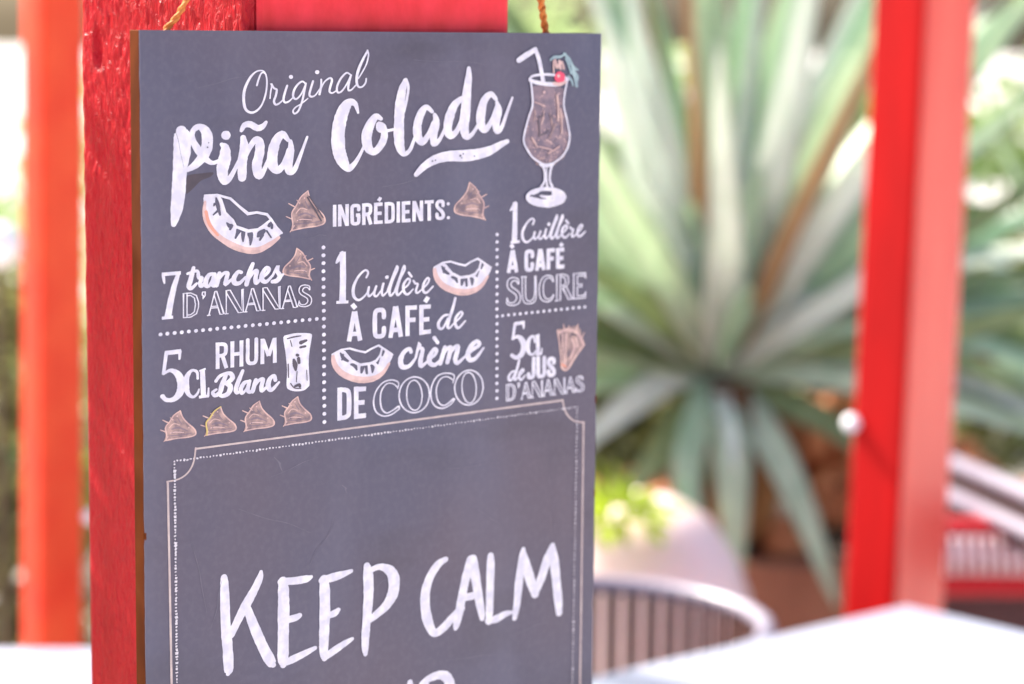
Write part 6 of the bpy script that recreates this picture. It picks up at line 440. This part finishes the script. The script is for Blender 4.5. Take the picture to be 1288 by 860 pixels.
# ------------------------------------------------------------------ thinner posts further back
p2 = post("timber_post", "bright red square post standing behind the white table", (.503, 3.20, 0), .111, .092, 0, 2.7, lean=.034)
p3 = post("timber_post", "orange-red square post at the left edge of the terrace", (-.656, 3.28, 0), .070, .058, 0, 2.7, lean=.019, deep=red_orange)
for p, q, rr in ((p2, (-.004, .088, .968), .012), (p3, (.073, -.004, .818), .009)):
    bm = bmesh.new(); bmesh.ops.create_uvsphere(bm, u_segments=16, v_segments=10, radius=rr)
    from_bm("glint_ball", bm, M_glint, p, q, smooth=True)  # white balls added on the posts to stand in for blurred glints

# ------------------------------------------------------------------ tables
def table(name, label, corner, d1, d2, L1, L2, zt):
    """corner: far corner on the top; d1,d2 unit directions of its two edges"""
    t = thing(name, label, "table", (corner[0], corner[1], 0), 0)
    d1 = Vector((d1[0], d1[1], 0)).normalized(); d2 = Vector((d2[0], d2[1], 0)).normalized(); rot = math.atan2(d1.y, d1.x)
    s = 1 if d1.x*d2.y-d1.y*d2.x > 0 else -1
    bm = bmesh.new(); box(bm, 0, L1, min(0, s*L2), max(0, s*L2), zt-.022, zt, .004, 2); from_bm("table_top", bm, M_white_top, t, rot=(0, 0, rot))
    bm = bmesh.new(); box(bm, .05, L1-.05, min(s*.05, s*(L2-.05)), max(s*.05, s*(L2-.05)), zt-.07, zt-.023); from_bm("apron", bm, M_metal, t, rot=(0, 0, rot))
    for a in (.07, L1-.07):
        for b in (.07, L2-.07):
            bm = bmesh.new(); box(bm, -.02, .02, -.02, .02, 0, zt-.071, .003, 1)
            c = d1*a+d2*b; from_bm("leg", bm, M_metal, t, (c.x, c.y, 0), (0, 0, rot))
    return t
table("terrace_table", "white square table in bright light in front of the bright red post", (.523, 3.139), (-.42, -.37), (.70, -.716), .8, .8, .75)
table("terrace_table", "white table in the lower left corner beside the grainy post", (-.36, 2.88), (-1, -.03), (.03, -1), .9, .55, .75)

# ------------------------------------------------------------------ tub chairs
def tub_chair(label, c, r, zr, a0, a1, rails, slat_mat, nsl, cushion=False, sweep=0, rim_r=.013):
    t = thing("slatted_armchair", label, "chair", (c[0], c[1], 0))
    ang = lambda k, n: math.radians(a0+(a1-a0)*k/n)
    zz = lambda z, k, n: z+sweep*math.sin(math.pi*k/n)
    for z in rails:
        bm = bmesh.new(); tube(bm, [(r*math.cos(ang(k, 40)), r*math.sin(ang(k, 40)), zz(z, k, 40)) for k in range(41)], rim_r, 10); from_bm("back_rail", bm, M_metal, t, smooth=True)
    bm = bmesh.new(); box(bm, -.5*.023, .5*.023, -.004, .004, .42, 1); 
    me0 = None
    for k in range(nsl):
        a = ang(k+.5, nsl); z1 = zz(min(rails) if not cushion else min(rails), k+.5, nsl)-.004
        b2 = bmesh.new(); box(b2, -.0095, .0095, -.004, .004, .42, z1, .002, 1)
        rr = r-.004
        from_bm("slat", b2, slat_mat, t, (rr*math.cos(a), rr*math.sin(a), 0), (0, 0, a+math.pi/2))
    bm.free()
    bm = bmesh.new(); rings = lathe(bm, [(r-.02, .40), (r+.005, .40), (r+.005, .44), (r-.02, .44), (.001, .44), (.001, .40)], 40); bmesh.ops.remove_doubles(bm, verts=bm.verts, dist=.0005)
    from_bm("seat", bm, M_weave, t)
    for a in (45, 135, 225, 315):
        bm = bmesh.new(); x, y = r*.8*math.cos(math.radians(a)), r*.8*math.sin(math.radians(a)); tube(bm, [(x, y, .399), (x*1.15, y*1.15, 0)], [.016, .012], 10); from_bm("leg", bm, M_metal, t)
    return t
tub_chair("brown slatted tub chair with a pale curved rail beside the pale jar", (.105, 3.24), .245, .70, -38, 218, [.693], M_rattan, 36)
# narrow high bench at the right, seen almost end-on
BD = Vector((.232, -.973, 0)); BN = Vector((-.973, -.232, 0)); ba = math.atan2(BD.y, BD.x)
bn = thing("woven_bench", "dark woven bench with two pale rails right of the bright red post", "bench", (.712, 4.06, 0), ba)
for z in (.792, .735):
    bm = bmesh.new(); tube(bm, [(0, 0, z), (.25, 0, z), (.5, 0, z), (.85, 0, z)], .0125, 12); from_bm("back_rail", bm, M_metal, bn, smooth=True)
for x in (.01, .42, .84):
    bm = bmesh.new(); box(bm, x-.012, x+.012, .014, .034, 0, .80, .003, 1); from_bm("upright", bm, M_weave, bn)
for k in range(6):
    bm = bmesh.new(); z = .695+k*.0155
    tube(bm, [(x*.0425, .022+.004*math.sin(x*math.pi+k*math.pi), z) for x in range(21)], .0072, 6); from_bm("woven_strand", bm, M_weave, bn, smooth=True)
bm = bmesh.new(); box(bm, -.08, .62, -.0, .42, .52, .59, .01); from_bm("seat", bm, M_weave, bn, Matrix.Rotation(-ba, 3, 'Z') @ Vector((0, -.19, 0)), (0, 0, -ba))
for x in (.04, .81):
    bm = bmesh.new(); box(bm, x-.015, x+.015, -.12, -.09, 0, .55, .003, 1); from_bm("leg", bm, M_weave, bn)
cu = thing("seat_cushion", "red cushion with a broad white ribbed band on the dark woven bench", "cushion", (.70, 3.90, .596), 0); cu.rotation_euler = (-.3, 0, 0)
bm = bmesh.new(); box(bm, -.05, .52, -.125, -.02, -.015, .105, .016, 3); from_bm("cushion_body", bm, M_cush, cu, smooth=True)
for k in range(30):
    bm = bmesh.new(); x = -.03+k*.018; tube(bm, [(x, -.127, .012), (x, -.131, .042), (x, -.127, .072)], .0078, 8); from_bm("ribbed_band", bm, M_cushw, cu, smooth=True)

# ------------------------------------------------------------------ tilted jar with the lime plant
jar = thing("garden_jar", "pale pink round garden jar tilted behind the slatted chair", "jar", (.25, 4.35, -.015))
bm = bmesh.new()
prof = [(.001, 0), (.09, .0), (.13, .02), (.19, .10), (.222, .20), (.228, .30), (.212, .38), (.18, .45), (.13, .495), (.08, .515), (.07, .51), (.08, .49), (.12, .47), (.17, .42), (.2, .34), (.2, .2), (.001, .1)]
lathe(bm, prof, 48); bmesh.ops.remove_doubles(bm, verts=bm.verts, dist=.0005)
jb = from_bm("jar_body", bm, M_pot, jar, (.0, 0, .145), (0, math.radians(-9), 0), smooth=True); jb.scale = (1.06, 1.06, 1.02)
stand = thing("planter_block", "brown rendered block under the pale jar", "block", (.205, 4.35, 0)); bm = bmesh.new(); box(bm, -.2, .2, -.2, .2, 0, .133, .01); from_bm("block", bm, M_terracotta, stand)

def leaf_quad(bm, p, d, n, L_, W_, curl=.2):
    d = d.normalized(); s = d.cross(n)
    if s.length < .01: s = Vector((1, 0, 0))
    s.normalize(); n2 = s.cross(d)
    pts = [p, p+d*L_*.35+s*W_*.5+n2*W_*.12, p+d*L_*.8+s*W_*.3-n2*L_*curl*.3, p+d*L_-n2*L_*curl*.7, p+d*L_*.8-s*W_*.3-n2*L_*curl*.3, p+d*L_*.35-s*W_*.5+n2*W_*.12]
    v = [bm.verts.new(q) for q in pts]; m1 = bm.verts.new(p+d*L_*.5)
    for a, b in ((0, 1), (1, 2), (2, 3), (3, 4), (4, 5), (5, 0)): bm.faces.new((v[a], v[b], m1))
rv = random.Random(5)
def rdir(zmin=-.4):
    while True:
        d = Vector((rv.uniform(-1, 1), rv.uniform(-1, 1), rv.uniform(zmin, 1)))
        if .1 < d.length < 1: return d.normalized()
lp = thing("lime_plant", "lime green leafy plant growing out of the pale jar", "plant", (.165, 4.14, .665))
for k in range(60):
    d = rdir(-.3); bm = bmesh.new(); L_ = rv.uniform(.04, .07)
    base = Vector((d.x*.05, d.y*.03, -.01)); leaf_quad(bm, base+Vector((d.x*1.2, d.y, d.z*.25))*rv.uniform(0, .07), d+Vector((0, 0, .2)), Vector((rv.uniform(-.5, .5), rv.uniform(-.5, .5), 1)), L_, L_*.55, .35); from_bm("leaf", bm, M_lime, lp)
bm = bmesh.new()
for k in range(9):
    d = rdir(.1); tube(bm, [(0, 0, -.05), d*.05, d*.1], .003, 5)
from_bm("stem", bm, M_lime, lp)

# ------------------------------------------------------------------ agave
def agave_leaf(parent, pts, W_, m, face=Vector((0, -1, .35)), name="leaf", thick=.006):
    """pts: centre line; fleshy channelled leaf, widest below the middle, ending in a spine"""
    c = catmull([tuple(p) for p in pts], 6); n = len(c); bm = bmesh.new(); rows = []
    for i, p in enumerate(c):
        p = Vector(p); t = i/(n-1)
        tg = (Vector(c[min(n-1, i+1)])-Vector(c[max(0, i-1)])).normalized()
        s = tg.cross(face); s = s.normalized() if s.length > .05 else Vector((1, 0, 0)); nn = s.cross(tg).normalized()
        w = W_*(.62+.38*math.sin(min(1, t/.45)*math.pi/2)) if t < .45 else W_*max(.02, math.cos((t-.45)/.55*math.pi/2)**.8)
        th = thick*(1.6-t)
        row = [p+s*w*.5+nn*w*.16, p+s*w*.27+nn*w*.03, p, p-s*w*.27+nn*w*.03, p-s*w*.5+nn*w*.16, p-s*w*.27-nn*(th-w*.03), p-nn*th*1.6, p+s*w*.27-nn*(th-w*.03)]
        rows.append([bm.verts.new(q) for q in row])
    for a, b in zip(rows, rows[1:]):
        for k in range(8): bm.faces.new((a[k], a[(k+1) % 8], b[(k+1) % 8], b[k]))
    bm.faces.new(rows[0]); bm.faces.new(rows[-1])
    return from_bm(name, bm, m, parent, smooth=True)
U = .00163
agb = Vector((.431, 5.0, .79))
ag = thing("agave", "huge pale green agave with long sword leaves in the brown planter", "plant", agb)
# x, z, y(depth) of middle and tip in plant units from the heart, width, material
LV = [
 ((-48, 120, -30), (-105, 240, -90), (-165, 460, -160), 44, 4), ((-40, 130, 20), (-95, 300, 40), (-120, 560, 60), 40, 4),
 ((-50, 90, -60), (-130, 220, -150), (-250, 420, -260), 50, 1), ((-30, 150, 40), (-60, 330, 70), (-140, 640, 90), 46, 0),
 ((-26, 120, -20), (-38, 300, -40), (-62, 560, -60), 22, 2), ((-44, 180, 30), (-72, 330, 60), (-112, 560, 90), 20, 2),
 ((-14, 160, 10), (-18, 330, 20), (-22, 700, 20), 62, 1), ((12, 150, 30), (26, 320, 60), (50, 680, 90), 58, 0),
 ((24, 160, -40), (62, 300, -90), (100, 600, -150), 56, 4), ((6, 120, 60), (10, 340, 120), (-50, 640, 160), 64, 1),
 ((34, 80, -60), (82, 220, -130), (220, 560, -240), 27, 2), ((40, 110, -20), (120, 300, -60), (230, 560, -120), 58, 1),
 ((50, 100, -60), (130, 230, -130), (280, 470, -240), 48, 4), ((60, 80, 0), (180, 240, 0), (360, 480, 20), 44, 0),
 ((70, 60, -60), (160, 130, -120), (290, 270, -200), 38, 4), ((70, 60, 30), (210, 190, 60), (420, 370, 90), 50, 1),
 ((80, 40, 0), (220, 130, 0), (470, 300, -30), 42, 3), ((90, 40, 60), (260, 120, 100), (480, 230, 120), 46, 0),
 ((90, 20, -60), (230, 60, -130), (420, 130, -210), 44, 3), ((80, 0, 30), (200, -10, 50), (390, 30, 40), 44, 2),
 ((90, 10, -70), (220, 0, -150), (400, -50, -200), 40, 1), ((80, 90, 90), (250, 270, 150), (460, 540, 190), 52, 1),
 ((-50, 50, -40), (-120, 110, -100), (-220, 170, -180), 40, 3), ((-60, 70, 10), (-150, 190, 10), (-300, 330, 0), 50, 1),
 ((-60, 20, 0), (-150, 30, 0), (-290, 60, 0), 38, 3), ((-60, 0, -30), (-130, -40, -80), (-210, -100, -130), 42, 4),
 ((-50, -10, 20), (-150, -20, 40), (-280, -50, 60), 40, 0), ((-40, -40, -60), (-90, -100, -110), (-170, -180, -150), 40, 3),
 ((4, -50, -90), (6, -120, -150), (10, -260, -170), 50, 1), ((-2, -30, -100), (2, -55, -160), (6, -95, -175), 24, 4), ((-26, -30, -80), (-50, -110, -150), (-20, -210, -170), 40, 0), ((34, -40, -80), (80, -120, -150), (134, -260, -180), 44, 1),  # the short white leaf is added to stand in for a bright highlight
 ((-20, -50, -60), (-45, -120, -110), (-60, -220, -130), 44, 3), ((60, -20, -60), (150, -60, -120), (260, -150, -160), 40, 3),
 ((-6, 90, -80), (-14, 200, -190), (-40, 420, -360), 50, 4), ((20, 100, 90), (60, 300, 180), (120, 560, 260), 60, 1),
 ((-60, 110, 80), (-170, 280, 150), (-330, 480, 200), 56, 0), ((-80, 80, 60), (-240, 220, 90), (-440, 330, 100), 50, 1),
 ((-30, 160, 90), (-80, 360, 160), (-210, 620, 220), 58, 1), ((60, 160, 100), (150, 340, 180), (300, 640, 240), 56, 0)]
for a, b, c_, w_, m_ in LV:
    P_ = [Vector((0, 0, 0))+Vector((a[0]*.25, a[2]*.25, a[1]*.25))*U]+[Vector((q[0], q[2], q[1]))*U for q in (a, b, c_)]
    down = c_[1] < 0
    agave_leaf(ag, P_, w_*U, AG[m_], Vector((0, -1, .35)) if not down else Vector((0, -.8, .6)))
for k in range(34):          # outer leaves round the back
    az = rv.uniform(10, 170); el = rv.uniform(5, 70); L_ = rv.uniform(.8, 1.2)
    d = Vector((math.cos(math.radians(az))*math.cos(math.radians(el)), math.sin(math.radians(az))*math.cos(math.radians(el)), math.sin(math.radians(el))))
    sag = Vector((0, 0, -.12*L_*math.cos(math.radians(el))))
    agave_leaf(ag, [d*.04, d*L_*.35, d*L_*.7+sag*.5, d*L_+sag*1.6], rv.uniform(.06, .1), AG[rv.choice([0, 1, 1, 3, 0, 4])], Vector((0, -.3, 1)))
for k in (1, 3, 7, 10, 12, 15):          # narrow upright leaves between the broad ones
    tx = -230+k*28+rv.uniform(-10, 10); dp = rv.uniform(-90, 60); sgn = tx/260
    P_ = [Vector(q)*U for q in ((tx*.06, dp*.1, 20), (tx*.22+sgn*8, dp*.3, 150), (tx*.5, dp*.7, 330), (tx*1.05, dp, 580))]
    agave_leaf(ag, P_, rv.uniform(16, 30)*U, AG[[0, 4, 1, 4, 2, 0, 1][k % 7]])
for k in range(26):          # short young leaves round the heart
    az = 2.4*k; el = rv.uniform(15, 75); L_ = rv.uniform(.22, .5)
    d = Vector((math.cos(az)*math.cos(math.radians(el)), -abs(math.sin(az))*math.cos(math.radians(el))*.8, math.sin(math.radians(el))))
    agave_leaf(ag, [d*.02, d*L_*.4, d*L_*.75, d*L_], rv.uniform(.05, .075), AG[rv.choice([0, 1, 4, 1])], Vector((0, -.6, .8)))
for k in range(22):          # low leaves fanning out to both sides
    s = 1 if k % 2 else -1; el = rv.uniform(-14, 24); L_ = rv.uniform(.7, 1.15); sp = rv.uniform(-.5, .3)
    d = Vector((s, sp, math.tan(math.radians(el)))).normalized()
    agave_leaf(ag, [d*.04, d*L_*.35+Vector((0, 0, .03)), d*L_*.7, d*L_+Vector((0, 0, -.1))], rv.uniform(.055, .08), AG[rv.choice([0, 1, 1, 3, 4])], Vector((0, -.6, .8)))
bm = bmesh.new(); tube(bm, [(0, 0, -.40), (0, 0, -.2), (.01, 0, -.06), (0, 0, .0)], [.10, .10, .06, .02], 14)
from_bm("trunk", bm, M_bark, ag)
for k in range(12):          # dead leaves hanging round the stem
    az = math.radians(rv.uniform(250, 360)); r0 = .08
    d = Vector((math.cos(az), math.sin(az), 0)); q = rv.uniform(.06, .14)
    agave_leaf(ag, [d*r0+Vector((0, 0, rv.uniform(-.1, .0))), d*(r0+q*.6)+Vector((0, 0, -.08)), d*(r0+q*.8)+Vector((0, 0, -.2)), d*(r0+q*.7)+Vector((rv.uniform(-.05, .05), 0, -.33))], rv.uniform(.03, .055), M_dry, Vector((d.x, d.y, .5)), "dead_leaf", .003)

# second agave further back on the right
ag2 = thing("agave", "smaller green agave behind the dark tub chair at the right", "plant", (1.55, 6.2, .50))
for k in range(40):
    az = rv.uniform(0, 360); el = rv.uniform(8, 80); L_ = rv.uniform(.6, 1.0)
    d = Vector((math.cos(math.radians(az))*math.cos(math.radians(el)), math.sin(math.radians(az))*math.cos(math.radians(el)), math.sin(math.radians(el))))
    sag = Vector((0, 0, -.15*L_*math.cos(math.radians(el))))
    agave_leaf(ag2, [d*.04, d*L_*.35, d*L_*.7+sag*.5, d*L_+sag*1.6], rv.uniform(.07, .1), AG[rv.choice([0, 1, 1, 3, 3, 4])], Vector((0, -.3, 1)))
bm = bmesh.new(); tube(bm, [(0, 0, -.5), (0, 0, .05)], [.1, .05], 12); from_bm("trunk", bm, M_bark, ag2)

# ------------------------------------------------------------------ raised planter with lava stones
pl = thing("raised_planter", "low brown rendered planter full of lava stones under the agave", "planter", (.75, 5.25, 0))
bm = bmesh.new(); box(bm, -.95, 1.2, -.45, -.37, 0, .43, .008); from_bm("planter_wall", bm, M_terracotta, pl)
for s in (-.95, 1.12):
    bm = bmesh.new(); box(bm, s, s+.08, -.368, .6, 0, .43, .008); from_bm("planter_wall", bm, M_terracotta, pl)
bm = bmesh.new(); box(bm, -.86, 1.11, -.36, .6, .0, .40); from_bm("soil", bm, M_soil, pl)
stones = []
for k in range(5):
    bm = bmesh.new(); bmesh.ops.create_icosphere(bm, subdivisions=2, radius=1)
    for v in bm.verts: v.co *= 1+.35*noise.noise(v.co*1.4+Vector((k*7, 0, 0)))
    me = bpy.data.meshes.new("stone"); bm.to_mesh(me); bm.free(); stones.append(me)
for k in range(150):
    x = rv.uniform(-.8, 1.05); y = rv.uniform(-.34, .2); s = rv.uniform(.035, .075)
    hump = .26*math.exp(-((x-.0)/.30)**2)
    o = link("stone", stones[k % 5], M_stone, pl, (x, y, .40+hump*rv.uniform(.2, 1)+s*.3), (rv.uniform(0, 6), rv.uniform(0, 6), rv.uniform(0, 6))); o.scale = (s, s*rv.uniform(.7, 1.2), s*rv.uniform(.6, 1))

# ------------------------------------------------------------------ shrubs behind
def shrub(name, label, loc, R, H, n, m, ls=.07, z0=.1, group=None):
    t = thing(name, label, "shrub", loc, group=group)
    bm = bmesh.new()
    cl = [(Vector((rv.uniform(-R, R)*.7, rv.uniform(-R, R)*.6, rv.uniform(z0, H))), rv.uniform(.25, .5)*R) for _ in range(16)]
    for k in range(n):
        c0, r0 = rv.choice(cl); d = rdir(-1); p = c0+d*r0*rv.random()**.4
        leaf_quad(bm, p, rdir(-.6), rdir(-.2), ls*rv.uniform(.6, 1.4), ls*.5*rv.uniform(.7, 1.2), .3)
    o = from_bm("foliage", bm, m, t); o["kind"] = "stuff"
    for k in range(5):
        c0 = rv.choice(cl)[0]; bm = bmesh.new(); tube(bm, [(c0.x*.1, c0.y*.1, 0), (c0.x*.5, c0.y*.5, c0.z*.5), tuple(c0)], [.02, .014, .006], 6); from_bm("branch", bm, M_bark, t)
    return t
GR = "garden shrubs behind the terrace"
SHR = [(-1.12, 5.3, .26, .95, 1300, 2, .07, 'olive brown shrub low at the left edge'),(-1.9, 7.2, .5, 1.35, 1500, 1, .09, 'pale shrub at the left edge beyond the added globe'), (3.6, 12.5, 1.2, 2.2, 2200, 0, .12, 'tall green shrub far back at the right'), (-1.0, 14, 1.6, 2.0, 2400, 1, .13, 'wide pale shrub far behind the recipe board'),(-2.2, 8.6, .7, 1.3, 2000, 1, .10, "pale loose shrub behind the orange-red post"), (-1.25, 9.4, .7, 1.1, 2200, 1, .09, "pale green shrub between the two left posts"),
       (-.3, 9.0, .6, 1.3, 1800, 1, .09, "pale shrub hidden mostly by the recipe board"), (.75, 9.6, .9, 1.1, 2400, 1, .1, "low pale green shrub behind the big agave"),
       (.5, 6.9, .5, .85, 2000, 2, .08, "olive green shrub close behind the heart of the big agave"), (1.7, 8.4, .8, 1.3, 2600, 0, .1, "green shrub behind the agave at the right"),
       (2.7, 9.2, .8, 1.5, 2400, 1, .1, "pale green shrub at the far right"), (1.1, 7.2, .5, .8, 1600, 2, .08, "olive shrub between the two agaves"),
       (-.95, 6.4, .28, .5, 900, 0, .07, "small dark green shrub low behind the orange-red post"), (-.1, 6.8, .5, .8, 1500, 2, .08, "olive shrub low behind the recipe board")]
for x, y, R_, H_, n_, mi, ls, lab in SHR: shrub("shrub", lab, (x, y, 0), R_, H_, n_, M_leafs[mi], ls, group=GR)

# ------------------------------------------------------------------ left of the picture
gl = thing("glint_globe", "white globe on a thin pole, added for a blurred highlight at the left edge", "glint", (-.955, 4.5, 0))  # not a light source: white ball added where a blurred highlight shows
bm = bmesh.new(); bmesh.ops.create_uvsphere(bm, u_segments=24, v_segments=16, radius=.042); from_bm("glint_sphere", bm, M_glint, gl, (0, 0, 1.09), smooth=True)
bm = bmesh.new(); tube(bm, [(0, 0, 0), (0, 0, 1.05)], .008, 8); from_bm("glint_pole", bm, M_bark, gl)
pt = thing("shade_shrub", "unseen potted evergreen added left of the view to shade the post side and board edge", "shrub", (-.72, 1.60, 0))  # added out of view to cast shade on the lower post side
bm = bmesh.new(); lathe(bm, [(.001, 0), (.12, 0), (.16, .3), (.17, .3), (.17, .33), (.145, .33), (.14, .3), (.001, .3)], 32); from_bm("shade_pot", bm, M_terracotta, pt)
bm = bmesh.new(); tube(bm, [(0, 0, .28), (.01, 0, 1.0), (0, 0, 1.8)], [.02, .014, .005], 8); from_bm("stem", bm, M_bark, pt)
bm = bmesh.new()
for k in range(5200):
    z = rv.uniform(.4, 1.86); R_ = .25*min(1, .35+(1.88-z)/.25)*min(1, (z-.3)/.2); a = rv.uniform(0, 2*math.pi); r = R_*rv.random()**.4
    leaf_quad(bm, Vector((r*math.cos(a), r*math.sin(a), z)), rdir(-.3), rdir(-.2), .04*rv.uniform(.6, 1.3), .018)
o = from_bm("foliage", bm, M_leafs[0], pt); o["kind"] = "stuff"
